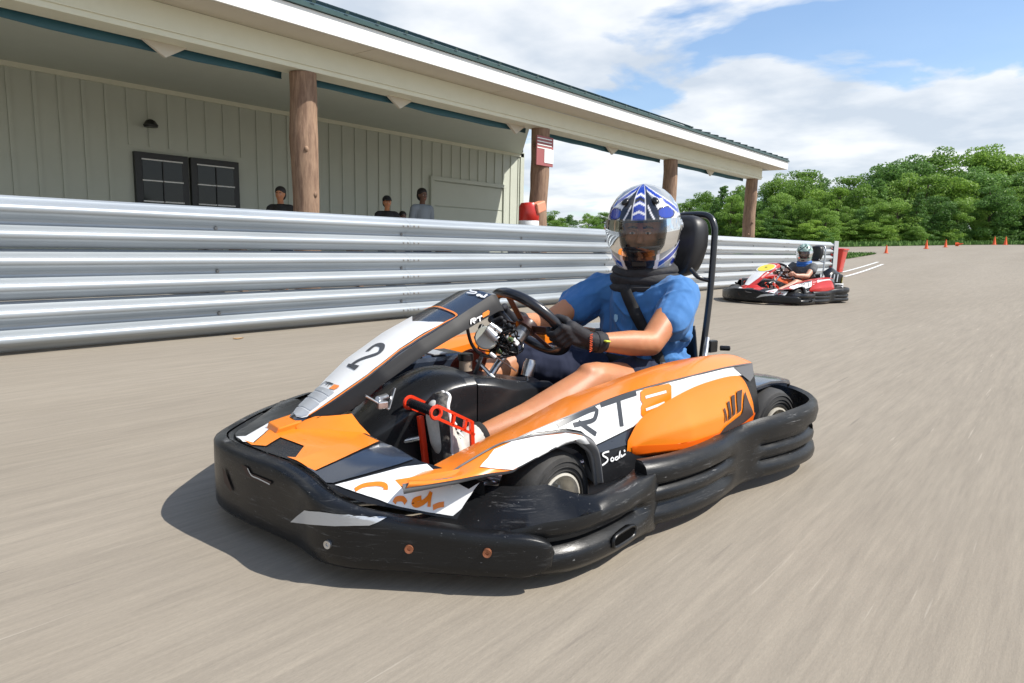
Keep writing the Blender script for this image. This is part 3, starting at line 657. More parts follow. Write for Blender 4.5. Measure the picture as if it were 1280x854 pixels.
DECALS=[
('white_panel','pod','white','P',[(1.169,0.588,0.291),(1.13,0.588,0.299),(1.09,0.587,0.308),(1.049,0.586,0.316),(0.978,0.587,0.327),(0.939,0.587,0.334),(0.898,0.586,0.341),(0.857,0.586,0.348),(0.813,0.587,0.354),(0.768,0.587,0.36),(0.72,0.586,0.366),(0.673,0.586,0.369),(0.624,0.586,0.372),(0.574,0.586,0.376),(0.521,0.586,0.379),(0.468,0.586,0.383),(0.414,0.586,0.385),(0.358,0.586,0.388),(0.3,0.586,0.391),(0.231,0.587,0.391),(0.153,0.583,0.39),(0.163,0.597,0.344),(0.188,0.597,0.353),(0.218,0.595,0.363),(0.303,0.593,0.365),(0.374,0.594,0.359),(0.442,0.594,0.352),(0.516,0.597,0.337),(0.586,0.6,0.323),(0.64,0.604,0.303),(0.692,0.608,0.284),(0.741,0.61,0.276),(0.788,0.612,0.268),(0.833,0.614,0.26),(0.876,0.614,0.252),(0.92,0.617,0.245),(0.919,0.61,0.267),(0.952,0.607,0.291),(1.0,0.602,0.304),(1.046,0.596,0.304),(1.091,0.589,0.305),(1.15,0.586,0.297)],0),
('grey_end_panel','pod','grey','P',[(0.254,0.587,0.391),(0.14,0.581,0.391),(0.142,0.591,0.352),(0.177,0.6,0.338),(0.214,0.595,0.362)],0),
('navy_panel','pod','navy','P',[(0.916,0.618,0.242),(0.874,0.615,0.249),(0.831,0.615,0.257),(0.787,0.613,0.265),(0.74,0.611,0.273),(0.693,0.609,0.281),(0.733,0.616,0.254),(0.767,0.622,0.231),(0.818,0.622,0.229),(0.866,0.621,0.227),(0.914,0.622,0.225)],0),
('seam_line','pod','dgrey','S',[(1.163,0.587,0.294),(1.126,0.586,0.302),(1.087,0.585,0.31),(1.046,0.585,0.318),(0.977,0.586,0.33),(0.938,0.585,0.337),(0.898,0.585,0.344),(0.857,0.586,0.351),(0.813,0.586,0.357),(0.767,0.586,0.363),(0.719,0.585,0.369),(0.672,0.586,0.372),(0.623,0.586,0.376),(0.573,0.585,0.379),(0.521,0.585,0.383),(0.467,0.585,0.386),(0.413,0.585,0.389),(0.357,0.585,0.392),(0.3,0.585,0.395),(0.228,0.586,0.395),(0.146,0.582,0.393)],0.0036),
('letter_r','pod','ink','S',[(1.023,0.594,0.312),(0.991,0.592,0.319),(0.952,0.589,0.327),(0.883,0.588,0.338),(0.886,0.594,0.319),(0.905,0.596,0.309),(0.973,0.601,0.308)],0.0121),
('letter_r_leg','pod','ink','S',[(0.952,0.597,0.313),(0.896,0.608,0.274)],0.0129),
('letter_t','pod','ink','S',[(0.862,0.587,0.346),(0.817,0.587,0.351),(0.77,0.587,0.357),(0.721,0.587,0.362)],0.0145),
('letter_t_stem','pod','ink','S',[(0.794,0.588,0.351),(0.796,0.598,0.316),(0.798,0.608,0.281)],0.0144),
('numeral_eight','pod','orange','P',[(0.704,0.587,0.363),(0.686,0.586,0.37),(0.634,0.586,0.372),(0.579,0.587,0.374),(0.569,0.589,0.365),(0.577,0.598,0.331),(0.59,0.601,0.318),(0.645,0.602,0.309),(0.707,0.606,0.294),(0.715,0.603,0.302),(0.71,0.598,0.324),(0.702,0.596,0.331),(0.708,0.593,0.341)],0),
('eight_gap','pod','white','S',[(0.688,0.592,0.346),(0.597,0.592,0.352)],0.0075),
('eight_gap','pod','white','S',[(0.694,0.601,0.312),(0.611,0.6,0.322)],0.0075),
('script_s','pod','white','S',[(0.86,0.622,0.224),(0.88,0.622,0.223),(0.884,0.623,0.217),(0.869,0.626,0.207),(0.873,0.628,0.199),(0.892,0.629,0.193)],0.0047),
('script_o','pod','white','S',[(0.849,0.627,0.207),(0.857,0.627,0.204),(0.856,0.629,0.198),(0.847,0.628,0.199),(0.847,0.627,0.206)],0.0039),
('script_d','pod','white','S',[(0.83,0.627,0.206),(0.84,0.627,0.204),(0.839,0.629,0.198),(0.827,0.628,0.203),(0.819,0.624,0.22),(0.825,0.629,0.2)],0.0039),
('script_i','pod','white','S',[(0.816,0.627,0.209),(0.818,0.628,0.203),(0.812,0.628,0.204),(0.8,0.627,0.208)],0.004),
('script_dot','pod','white','S',[(0.805,0.625,0.216),(0.8,0.625,0.217)],0.0057),
('white_panel','fender','white','P',[(1.299,0.643,0.268),(1.267,0.627,0.278),(1.237,0.614,0.291),(1.186,0.615,0.302),(1.152,0.618,0.303),(1.116,0.618,0.303),(1.074,0.628,0.303),(1.03,0.637,0.303),(0.991,0.659,0.294),(0.973,0.664,0.276),(0.983,0.66,0.275),(1.019,0.66,0.292),(1.088,0.66,0.284),(1.149,0.66,0.269),(1.193,0.66,0.258),(1.218,0.66,0.252),(1.263,0.656,0.262)],0),
('orange_band','bulge','deep','P',[(0.766,0.621,0.196),(0.774,0.628,0.225),(0.724,0.638,0.222),(0.672,0.647,0.217),(0.619,0.657,0.213),(0.577,0.664,0.214),(0.53,0.668,0.214),(0.428,0.668,0.219),(0.374,0.668,0.229),(0.317,0.667,0.24),(0.179,0.627,0.246),(0.208,0.644,0.232),(0.224,0.649,0.217),(0.341,0.661,0.193),(0.384,0.647,0.178),(0.447,0.646,0.173),(0.507,0.65,0.178),(0.559,0.649,0.179),(0.603,0.641,0.18),(0.65,0.63,0.181),(0.704,0.622,0.185)],0),  # deeper orange tone along the lower blister
('vent_slot','bulge','slot','P',[(0.396,0.656,0.286),(0.389,0.655,0.288),(0.391,0.666,0.251),(0.398,0.666,0.248)],0),
('vent_slot','bulge','slot','P',[(0.37,0.649,0.303),(0.358,0.649,0.304),(0.37,0.666,0.256),(0.382,0.666,0.251)],0),
('vent_slot','bulge','slot','P',[(0.342,0.644,0.318),(0.324,0.643,0.319),(0.348,0.665,0.265),(0.362,0.666,0.26)],0),
('vent_slot','bulge','slot','P',[(0.309,0.64,0.327),(0.276,0.637,0.33),(0.317,0.664,0.271),(0.336,0.665,0.267)],0),
('vent_scoop','bulge','slot','P',[(0.258,0.636,0.322),(0.245,0.645,0.284),(0.224,0.649,0.243),(0.313,0.668,0.23),(0.371,0.668,0.222),(0.427,0.668,0.215),(0.395,0.667,0.235),(0.313,0.666,0.262),(0.292,0.656,0.29)],0),
('white_panel','fairing','white','P',[(1.483,-0.022,0.281),(1.487,0.016,0.279),(1.479,0.037,0.279),(1.469,0.048,0.283),(1.443,0.053,0.3),(1.417,0.059,0.317),(1.39,0.064,0.335),(1.361,0.072,0.354),(1.333,0.081,0.374),(1.303,0.09,0.394),(1.271,0.092,0.416),(1.234,0.089,0.437),(1.197,0.085,0.459),(1.159,0.09,0.481),(1.116,0.088,0.501),(1.083,0.093,0.516),(1.048,0.097,0.531),(1.07,0.039,0.527),(1.082,-0.04,0.522),(1.045,-0.105,0.531),(1.085,-0.107,0.512),(1.119,-0.109,0.497),(1.154,-0.11,0.48),(1.188,-0.109,0.461),(1.221,-0.106,0.442),(1.255,-0.106,0.423),(1.287,-0.104,0.404),(1.32,-0.096,0.38),(1.353,-0.088,0.357),(1.386,-0.073,0.336),(1.418,-0.062,0.315),(1.451,-0.042,0.298)],0),
('reflector_band','fairing','silver','P',[(1.48,-0.023,0.282),(1.486,0.012,0.28),(1.478,0.034,0.281),(1.466,0.045,0.286),(1.458,0.043,0.292),(1.461,-0.044,0.29)],0),
('reflector_band','fairing','silver','P',[(1.456,-0.051,0.291),(1.455,0.041,0.295),(1.429,0.044,0.313),(1.425,-0.064,0.31)],0),
('reflector_band','fairing','silver','P',[(1.421,-0.067,0.312),(1.425,0.04,0.316),(1.404,0.044,0.329),(1.403,-0.062,0.326)],0),
('reflector_band','fairing','silver','P',[(1.397,-0.072,0.328),(1.401,0.045,0.331),(1.385,0.046,0.341),(1.385,-0.07,0.337)],0),
('orange_line','fairing','orange','S',[(1.464,0.051,0.285),(1.429,0.063,0.308),(1.394,0.072,0.33),(1.365,0.08,0.35),(1.336,0.089,0.369),(1.307,0.097,0.39),(1.275,0.101,0.412),(1.239,0.098,0.433),(1.202,0.094,0.455),(1.165,0.1,0.476),(1.124,0.1,0.496),(1.085,0.101,0.513),(1.045,0.101,0.532),(1.013,0.106,0.545),(1.002,0.087,0.553),(0.998,0.027,0.561),(0.989,-0.054,0.563),(1.002,-0.103,0.551)],0.0067),
('number_two','fairing','ink','S',[(1.243,-0.032,0.438),(1.219,-0.038,0.451),(1.21,-0.026,0.457),(1.211,0.002,0.457),(1.225,0.026,0.449),(1.241,0.031,0.44),(1.259,0.013,0.43),(1.276,-0.007,0.42),(1.293,-0.018,0.409),(1.306,-0.019,0.4)],0.018),
('number_two_foot','fairing','ink','P',[(1.308,-0.037,0.397),(1.299,-0.045,0.403),(1.296,0.023,0.407),(1.312,0.025,0.395)],0),
('letter_r','fairing','ink','S',[(1.381,-0.066,0.341),(1.368,-0.058,0.352),(1.372,-0.03,0.352),(1.378,-0.034,0.348)],0.0038),
('letter_t','fairing','ink','S',[(1.369,-0.037,0.354),(1.37,0.003,0.355)],0.0051),
('letter_t_stem','fairing','ink','S',[(1.37,-0.017,0.354),(1.381,-0.012,0.347)],0.0038),
('numeral_eight','fairing','orange','P',[(1.385,0.007,0.345),(1.369,0.008,0.356),(1.365,0.035,0.357),(1.369,0.04,0.354),(1.381,0.035,0.346)],0),
('script_s','fairing','white','S',[(0.864,0.02,0.621),(0.869,-0.006,0.621),(0.88,-0.008,0.617),(0.887,0.01,0.614),(0.886,0.033,0.613),(0.893,0.04,0.609),(0.897,0.019,0.609),(0.897,-0.004,0.609)],0.0068),
('script_o','fairing','white','S',[(0.892,0.058,0.608),(0.896,0.054,0.606),(0.9,0.064,0.603),(0.895,0.071,0.605),(0.892,0.058,0.608)],0.0067),
('script_d','fairing','white','S',[(0.891,0.078,0.605),(0.896,0.074,0.604),(0.898,0.084,0.601),(0.892,0.088,0.603),(0.879,0.084,0.61),(0.898,0.094,0.599)],0.0067),
('script_i','fairing','white','S',[(0.892,0.091,0.602),(0.893,0.095,0.601),(0.898,0.095,0.599)],0.0056),
('script_dot','fairing','white','S',[(0.883,0.093,0.606),(0.885,0.094,0.605)],0.0067),
('letter_r','fside','white','S',[(0.969,0.12,0.524),(0.966,0.117,0.536),(0.95,0.116,0.541),(0.949,0.117,0.536),(0.961,0.118,0.532),(0.953,0.119,0.527)],0.0045),
('letter_t','fside','white','S',[(0.944,0.116,0.541),(0.923,0.115,0.548)],0.0046),
('letter_t_stem','fside','white','S',[(0.933,0.116,0.543),(0.933,0.119,0.531)],0.0045),
('numeral_eight','fside','orange','P',[(0.92,0.114,0.556),(0.898,0.113,0.565),(0.893,0.113,0.561),(0.896,0.115,0.551),(0.92,0.117,0.542),(0.923,0.116,0.545)],0),
('white_strip','deck','white','P',[(1.633,-0.057,0.227),(1.637,0.018,0.231),(1.619,0.048,0.233),(1.578,0.009,0.242),(1.529,-0.05,0.246),(1.524,-0.097,0.243),(1.573,-0.057,0.239),(1.617,-0.022,0.233)],0),
('orange_panel','deck','orange','P',[(1.632,0.008,0.232),(1.627,0.06,0.231),(1.602,0.1,0.234),(1.555,0.075,0.243),(1.543,0.132,0.243),(1.532,0.186,0.243),(1.572,0.231,0.231),(1.586,0.209,0.23),(1.57,0.274,0.225),(1.561,0.32,0.218),(1.534,0.322,0.227),(1.507,0.324,0.234),(1.478,0.323,0.242),(1.446,0.317,0.247),(1.41,0.305,0.251),(1.368,0.283,0.252),(1.371,0.227,0.252),(1.374,0.167,0.252),(1.377,0.103,0.253),(1.38,0.037,0.253),(1.39,-0.042,0.253),(1.398,-0.13,0.252),(1.445,-0.095,0.251),(1.488,-0.068,0.249),(1.527,-0.048,0.246),(1.577,0.013,0.242),(1.618,0.053,0.233)],0),
('navy_panel','deck','navy','P',[(1.568,0.289,0.223),(1.556,0.326,0.219),(1.53,0.33,0.227),(1.503,0.332,0.234),(1.475,0.332,0.241),(1.444,0.328,0.247),(1.409,0.318,0.251),(1.37,0.3,0.252),(1.361,0.336,0.252),(1.361,0.394,0.252),(1.368,0.462,0.25),(1.403,0.459,0.244),(1.429,0.452,0.239),(1.454,0.443,0.234),(1.478,0.434,0.228),(1.501,0.424,0.223),(1.524,0.413,0.216),(1.547,0.401,0.21),(1.558,0.385,0.208)],0),
('white_panel','deck','white','P',[(1.547,0.411,0.208),(1.524,0.423,0.214),(1.501,0.434,0.22),(1.478,0.445,0.225),(1.455,0.456,0.231),(1.431,0.466,0.236),(1.406,0.475,0.241),(1.38,0.489,0.244),(1.354,0.502,0.247),(1.351,0.534,0.237),(1.338,0.563,0.229),(1.325,0.591,0.22),(1.312,0.618,0.211),(1.286,0.625,0.223),(1.314,0.629,0.2),(1.338,0.628,0.173),(1.357,0.621,0.159),(1.38,0.6,0.163),(1.403,0.581,0.167),(1.426,0.561,0.171),(1.449,0.541,0.175),(1.467,0.524,0.182),(1.484,0.505,0.189),(1.502,0.485,0.195),(1.518,0.463,0.2),(1.533,0.438,0.204)],0),
('script_s','deck','orange','S',[(1.518,0.457,0.203),(1.5,0.46,0.211),(1.48,0.473,0.214),(1.466,0.485,0.215),(1.46,0.495,0.211),(1.463,0.501,0.205)],0.0102),
('script_o','deck','orange','S',[(1.457,0.53,0.183),(1.452,0.528,0.188),(1.446,0.53,0.19),(1.439,0.535,0.19),(1.436,0.54,0.187),(1.435,0.545,0.182)],0.0082),
('script_d','deck','orange','S',[(1.403,0.56,0.191),(1.415,0.554,0.188),(1.422,0.554,0.183),(1.417,0.561,0.179),(1.404,0.567,0.183),(1.391,0.569,0.193),(1.381,0.566,0.203)],0.0073),
('script_d_stem','deck','orange','S',[(1.381,0.566,0.203),(1.389,0.573,0.189),(1.395,0.58,0.176)],0.0073),
('script_i','deck','orange','S',[(1.388,0.586,0.174),(1.377,0.591,0.179),(1.366,0.598,0.182)],0.0064),
('slot','panel','slot','P',[(1.673,0.128,0.207),(1.666,0.153,0.206),(1.662,0.169,0.193),(1.654,0.196,0.192),(1.646,0.224,0.191),(1.638,0.252,0.19),(1.641,0.242,0.178),(1.649,0.213,0.179),(1.657,0.184,0.18),(1.666,0.155,0.182),(1.669,0.142,0.194)],0),
('slot_edge','panel','silver','S',[(1.665,0.156,0.203),(1.661,0.172,0.188),(1.654,0.196,0.186),(1.647,0.221,0.184),(1.64,0.245,0.182)],0.0032),  # highlight painted as a pale line along the slot edge
('scrape_slot','panel','slot','P',[(1.693,0.034,0.177),(1.69,0.051,0.168),(1.687,0.067,0.148),(1.684,0.081,0.127),(1.685,0.073,0.121),(1.692,0.04,0.139),(1.692,0.037,0.158)],0),
('reflector_sticker','panel','silver','P',[(1.621,0.323,0.107),(1.617,0.358,0.133),(1.614,0.399,0.16),(1.609,0.431,0.167),(1.602,0.455,0.172),(1.593,0.475,0.174),(1.583,0.491,0.175),(1.573,0.506,0.176),(1.563,0.518,0.176),(1.551,0.529,0.174),(1.538,0.54,0.174),(1.525,0.55,0.172),(1.511,0.559,0.171),(1.497,0.568,0.169),(1.516,0.564,0.164),(1.53,0.552,0.156),(1.541,0.542,0.155),(1.552,0.531,0.154),(1.563,0.52,0.152),(1.573,0.507,0.15),(1.582,0.493,0.147),(1.593,0.474,0.144),(1.603,0.452,0.14),(1.611,0.426,0.134),(1.615,0.394,0.126),(1.617,0.356,0.115)],0)]

def mirror_y(G): G=np.array(G,float).copy(); G[...,1]*=-1; return G
def wheel(parent,x,y,r,wd,side,steer=0,hub=.02):
    o=empty('wheel',(x,y,r)); o.parent=parent; o.rotation_euler=(0,0,steer)
    s=side; w=wd/2
    prof=[(.068,-w*.80),(.078,-w*.95),(r-.030,-w),(r-.012,-w*.93),(r-.002,-w*.72),(r,-w*.4),(r,0),(r,w*.4),(r-.002,w*.72),(r-.012,w*.93),(r-.030,w),(.084,w*.97),(.074,w*.86),(.068,w*.80)]
    MB().lathe(prof,axis='y',n=56).build('tyre',K_rub,o,smooth=35)
    for rr in (r-.022,r-.036,r-.046): MB().lathe([(rr-.0015,s*(w-.003)),(rr,s*(w+.0025)),(rr+.0015,s*(w-.003))],axis='y',n=48).build('sidewall_rib',K_rub,o,smooth=40)
    q=[(.0,s*(w*.35)),(.035,s*(w*.35)),(.048,s*w*.25),(.056,s*w*.3),(.060,s*w*.75),(.070,s*w*1.02),(.076,s*w*1.0),(.077,s*w*.85),(.066,s*w*.6),(.064,-s*w*.8),(.072,-s*w*.9)]
    MB().lathe(q,axis='y',n=40).build('rim',K_rim,o,smooth=40)
    h=MB().lathe([(0,s*(w*.35+.05)),(hub,s*(w*.35+.045)),(hub+.004,s*(w*.35+.01)),(hub+.012,s*w*.34)],axis='y',n=20).build('hub',K_steel,o,smooth=40)
    mb=MB()
    for k in range(3):
        a=k*2.094; mb.lathe([(0,s*(w*.35+.018)),(.007,s*(w*.35+.016)),(.007,s*w*.3)],axis='y',c=(.034*math.cos(a),0,.034*math.sin(a)),n=6)
    mb.build('wheel_nut',K_steel,o)
    return o
OUT_S=[(.835,.742),(.78,.752),(.70,.757),(.60,.753),(.50,.738),(.42,.718),(.35,.702)]
OUT_B=[(.36,.703),(.27,.700),(.15,.712),(.02,.712),(-.09,.695),(-.18,.655),(-.26,.575),(-.315,.47),(-.335,.30),(-.335,0)]
SEC_D=[(-.06,.040),(-.02,.036),(-.003,.046),(0,.062),(-.002,.078),(-.020,.090),(-.021,.098),(-.004,.108),(-.001,.124),(-.006,.138),(-.022,.146),(-.022,.153),(-.004,.160),(.001,.180),(-.008,.204),(-.028,.216),(-.052,.214),(-.060,.15)]
SEC_B=[(-.05,.045),(-.018,.042),(-.002,.052),(.001,.070),(-.004,.090),(-.024,.100),(-.024,.106),(-.008,.114),(-.006,.130),(-.010,.142),(-.024,.150),(-.024,.157),(-.002,.168),(.003,.20),(-.003,.228),(-.016,.240),(-.030,.232),(-.032,.12)]
def sweep(outl,sec,n,ends=0):
    P=cv(outl,n); T=np.gradient(P,axis=0); T/=np.linalg.norm(T,axis=1)[:,None]; Nn=np.stack([-T[:,1],T[:,0]],1)
    if (Nn*P)[:,1].mean()<0: Nn=-Nn
    Z=[]
    for (x,y),nn in zip(P,Nn): Z.append([(x+nn[0]*o,y+nn[1]*o,z) for o,z in sec])
    return np.array(Z)
def closed_sweep(mb,G):
    a,b=G.shape[:2]; k=len(mb.v); mb.grid(G,cv=True); mb.add(G[0],[tuple(range(b))]); mb.add(G[-1],[tuple(range(b-1,-1,-1))]); return mb
def rot2(v,a): return (v[0]*math.cos(a)-v[1]*math.sin(a),v[0]*math.sin(a)+v[1]*math.cos(a))

def build_kart(loc,ang,label,main=True):
    K=empty('go_kart',(loc[0],loc[1],0),ang); tag(K,label,'go-kart','rental karts on the track')
    CO=K_orange if main else K_red2
    # --- chassis tubes and floor
    MB().poly([(1.42,.20,.062),(1.42,-.20,.062),(.95,-.33,.062),(-.05,-.33,.062),(-.05,.33,.062),(.95,.33,.062)],(0,0,-.006)).build('floor_tray',K_blk,K)
    ch=MB()
    for s in(-1,1): ch.tube([(1.40,s*.20,.075),(1.20,s*.30,.075),(.60,s*.34,.075),(-.25,s*.34,.075)],.016,8,smooth=4)
    ch.tube([(1.02,-.52,.12),(1.05,0,.09),(1.02,.52,.12)],.016,8); ch.tube([(1.25,-.28,.075),(1.25,.28,.075)],.014,8)
    ch.tube([(1.38,-.30,.10),(1.50,-.24,.11),(1.52,0,.11),(1.50,.24,.11),(1.38,.30,.10)],.013,8,smooth=4)
    ch.build('chassis_tube',K_steel,K,smooth=50)
    MB().tube([(0,-.52,.14),(0,.52,.14)],.02,12).build('rear_axle',K_steel,K,smooth=50)
    # --- wheels
    wheel(K,1.055,.585,.128,.12,1,R_(7)); wheel(K,1.055,-.585,.128,.12,-1,R_(7)); wheel(K,-.035,.505,.142,.17,1); wheel(K,-.035,-.505,.142,.17,-1)
    # --- front bumper
    G=bumper(); mb=MB(); mb.grid(G); mb.add(G[0],[tuple(range(15))]); mb.add(G[-1],[tuple(range(14,-1,-1))])
    fb=mb.build('front_bumper',K_bump,K,smooth=50)
    pn=MB().grid(panel()).build('bumper_panel',K_bump,fb,smooth=55)
    Pp,Nn=bumper_path(300)
    def onb(y,z,off,neg=False,xmin=.9):
        i=min((k for k in range(300) if Pp[k][0]>xmin),key=lambda k:abs(Pp[k][1]-y)); return (Pp[i][0]+Nn[i][0]*off,Pp[i][1]+Nn[i][1]*off,z),Nn[i]
    for y,z,m in ((.60,.105,K_copper),(.715,.108,K_copper),(.47,.10,K_steel)) if main else ():
        p,n=onb(y,z,.027 if y>.65 else .018,xmin=1.2); q=Vector((n[0],n[1],0)).to_track_quat('Z','Y').to_matrix()
        MB().lathe([(.0,-.001),(.0035,-.001),(.004,.0015),(.0095,.0025),(.010,0),(.010,-.006)],c=p,n=14,M=q).build('screw',m,fb,smooth=40)
    # cooling slot near the front corner, handle hole in the lower side bulge (flat black plate painted as the shade inside, with a rim)
    def oval(y,z,hw,hh,off,xm,tilt=0,rm=K_bump,name='slot_rim'):
        p,n=onb(y,z,off,xmin=xm); n3=Vector((n[0],n[1],0)); t=Vector((-n[1],n[0],0)); u=Vector((0,0,1)); t2=(t*math.cos(tilt)+u*math.sin(tilt)); u2=(u*math.cos(tilt)-t*math.sin(tilt)); ring=[]
        for k in range(20):
            a=2*math.pi*k/20; ca,sa=math.cos(a),math.sin(a); ring.append(Vector(p)+t2*hw*math.copysign(abs(ca)**.5,ca)+u2*hh*math.copysign(abs(sa)**.6,sa))
        MB().tube(ring,.005,6,closed=True).build(name,rm,fb,smooth=60)
        MB().add([r+n3*.0015 for r in ring]+[r*1.0-n3*.028 for r in ring],[tuple(range(20))]+[(i,(i+1)%20,20+(i+1)%20,20+i) for i in range(20)]).build('slot_shade_plate',K_dkr,fb)
    if main:
        oval(.795,.076,.050,.016,.002,.9,.04)
    else: oval(.795,.076,.050,.016,.002,.9,.04)
    # --- deck
    D=deck(); dk=MB().grid(D).build('front_deck',K_blk,K,smooth=50)
    # --- side pods
    for s in (1,-1):
        f=(lambda g:g) if s==1 else mirror_y
        Gp=f(pod_main()) if s==1 else f(pod_main()[44:]); a,b=Gp.shape[:2]; mb=MB(); mb.grid(Gp[:,:18],0); mb.grid(Gp[:,17:],1); mb.add(Gp[-1],[tuple(range(b))],1)
        pod=mb.build('side_pod',[CO,K_blk],K,smooth=42)
        fen=fender() if s==1 else fender()[46:]
        fm=MB().grid(f(fen)); ce=len(fen)-17
        fm.m=[1 if (i//(fen.shape[1]-1))>=max(0,ce) else 0 for i in range(len(fm.f))]; fm.build('wheel_arch_flare',[CO,K_grey],pod,smooth=60)
        fb_=f(fen); lp=fb_[(0 if s==1 else 1):,10]; MB().tube([tuple(p) for p in lp],[.0055+(.0065*max(0,1-i_/14) if s==1 else 0) for i_ in range(len(lp))],8).build('arch_lip',K_grey,pod,smooth=60)
        MB().tube([tuple(p+np.array([0,.002*s,.002])) for p in fb_[(7 if s==1 else 0):,0]],.0028,6).build('arch_seam',K_grey,pod,smooth=60)
        bu=MB().grid(f(bulge())).build('pod_blister',[CO],pod,smooth=60)
    # --- rear bumper goes all the way round
    hb=cv(OUT_S+OUT_B[1:],110); full=[tuple(p) for p in hb]+[(p[0],-p[1]) for p in hb[::-1][1:]]
    P=np.array(full); T=np.gradient(P,axis=0); T/=np.linalg.norm(T,axis=1)[:,None]; Nn2=np.stack([-T[:,1],T[:,0]],1)
    if (Nn2[:60]*P[:60])[:,1].mean()<0: Nn2=-Nn2
    G=[]
    for (x,y),n in zip(P,Nn2):
        w=float(sst(.44,.22,x)); fl=float(sst(.20,.28,x)*sst(.46,.38,x)); up=.014*float(sst(.30,-.05,x)); r=[]
        for (o1,z1),(o2,z2) in zip(SEC_D,SEC_B):
            o=o1*(1-w)+o2*w; z=z1*(1-w)+z2*w
            if .05<z<.19 and o<0: o*=(1-fl)
            r.append((x+n[0]*o,y+n[1]*o,z+(up if z>.15 else 0)))
        G.append(r)
    G=np.array(G); rb=closed_sweep(MB(),G).build('side_and_rear_bumper',K_bump,K,smooth=50)
    for ii in (np.argmin(np.abs(P[:110,0]+.17)),):
        for sg in (0,1):
            j=ii if sg==0 else len(P)-1-ii; p=Vector((P[j][0],P[j][1],.135)); n3=Vector((Nn2[j][0],Nn2[j][1],0)); t=Vector((-n3.y,n3.x,0)); ring=[p-n3*.012+t*(.026*math.cos(a)+rr_*.0)+Vector((0,0,.022*math.sin(a)+.004*math.sin(3*a))) for rr_,a in ((0,2*math.pi*k/18) for k in range(18))]
            MB().add([r+n3*.0 for r in ring]+[r-n3*.03 for r in ring],[tuple(range(18))]+[(i,(i+1)%18,18+(i+1)%18,18+i) for i in range(18)]).build('hole_shade_plug',K_dkr,rb)  # closed black plug, its colour stands for the shade inside the hole
    for s in(-1,1):
        g=[]
        for x,y0,y1,z in ((.16,.40,.575,.300),(.06,.36,.560,.302),(-.06,.34,.535,.300),(-.15,.34,.525,.292),(-.22,.34,.515,.284),(-.235,.345,.50,.268)): g.append([(x,s*(y0+(y1-y0)*q),z+.006*math.sin(q*3.1)) for q in (0,.25,.5,.75,.95,1)]+[(x,s*(y1+.004),z-.012)])
        MB().grid(np.array(g)).build('rear_mudguard',K_navy,K,smooth=50,solid=.004)
    # --- steering fairing
    Fg=fairing(); fr=MB().grid(Fg)
    fr.grid(fairing_side(1),1); fr.grid(fairing_side(-1),1)
    # closed nose lip and rear edge
    top=Fg[-1]; fr.add([tuple(p) for p in top]+[(p[0]-.004,p[1],p[2]-.035) for p in top],[(i,i+1,12+i,11+i) for i in range(10)])
    fo=fr.build('steering_fairing',[K_navy,K_side] if main else [K_red2,K_red2],K,smooth=38)
    # orange nose: flange skirts from the fairing foot down to the deck
    sk=MB()
    for s in(-1,1):
        L1=[(1.50,s*.040,.262),(1.475,s*.050,.277),(1.452,s*.062,.286),(1.425,s*.084,.288),(1.395,s*.100,.290),(1.365,s*.112,.292)]
        L2=[(1.50,s*.062,.238),(1.475,s*.085,.243),(1.445,s*.105,.252),(1.415,s*.125,.262),(1.385,s*.140,.268),(1.360,s*.150,.270)]
        L3=[(1.50,s*.10,.236),(1.46,s*.15,.238),(1.43,s*.17,.242),(1.40,s*.185,.245),(1.375,s*.195,.247),(1.352,s*.20,.248)]
        sk.grid(np.array([L1,L2,L3]))
    sk.build('nose_flange',CO,fo,smooth=35)
    nb=MB(); c0=[(1.49,-.040,.270),(1.49,.040,.270),(1.555,.036,.262),(1.555,-.036,.262)]
    nb.add([(1.47,-.045,.277),(1.47,.045,.277),(1.548,.043,.262),(1.548,-.043,.262),(1.56,-.036,.236),(1.56,.036,.236),(1.46,.045,.236),(1.46,-.045,.236)],[(0,1,2,3),(3,2,5,4),(1,6,5,2),(0,3,4,7)])
    nb.build('nose_tip',CO,fo,bevel=.004)
    # --- steering
    C0=Vector((.63,0,.50)); e=Vector((math.sin(R_(45)),0,math.cos(R_(45)))); yv=Vector((0,1,0)); nrm=Vector((math.cos(R_(45)),0,-math.sin(R_(45))))
    st=MB().tube([C0+e*(.153*math.cos(a))+yv*(.153*math.sin(a)) for a in np.linspace(0,2*math.pi,49)[:-1]],.0185,12,closed=True).build('steering_wheel',K_tube,K,smooth=60)
    for a in (0,R_(100),R_(180),R_(-100)):
        d=e*math.cos(a)+yv*math.sin(a); MB().bar(C0+nrm*.02+d*.03,C0+d*.145,.032,.006,up=tuple(nrm)).build('spoke',K_brown,st,bevel=.002)
    MB().lathe([(0,-.012),(.036,-.012),(.040,-.004),(.040,.018),(.03,.022),(0,.022)],c=C0+nrm*.012,n=24,M=nrm.to_track_quat('Z','Y').to_matrix()).build('hub',K_brown,st,smooth=40)
    MB().lathe([(0,0),(.026,0),(.026,.055),(.018,.06),(.018,.09)],c=C0+nrm*.03,n=20,M=nrm.to_track_quat('Z','Y').to_matrix()).build('hub_boss',K_steel,st,smooth=40)
    cl=MB().tube([C0+nrm*.05,C0+nrm*.20,(.93,0,.16),(1.0,0,.085)],.0125,12).build('steering_column',K_steel,K,smooth=60)
    MB().tube([(.845,-.02,.38),(.80,.06,.30),(.78,.10,.22)],.007,8).build('column_brace',K_steel,cl)
    MB().tube([(.86,.03,.40),(.83,-.08,.28),(.80,-.12,.2)],.007,8).build('column_brace',K_steel,cl)
    # electronics and clamps behind the fairing
    rk=random.Random(2)
    bits=[K_white,K_blk,K_blk,K_blk,K_grn,K_steel,K_silver,K_blk]
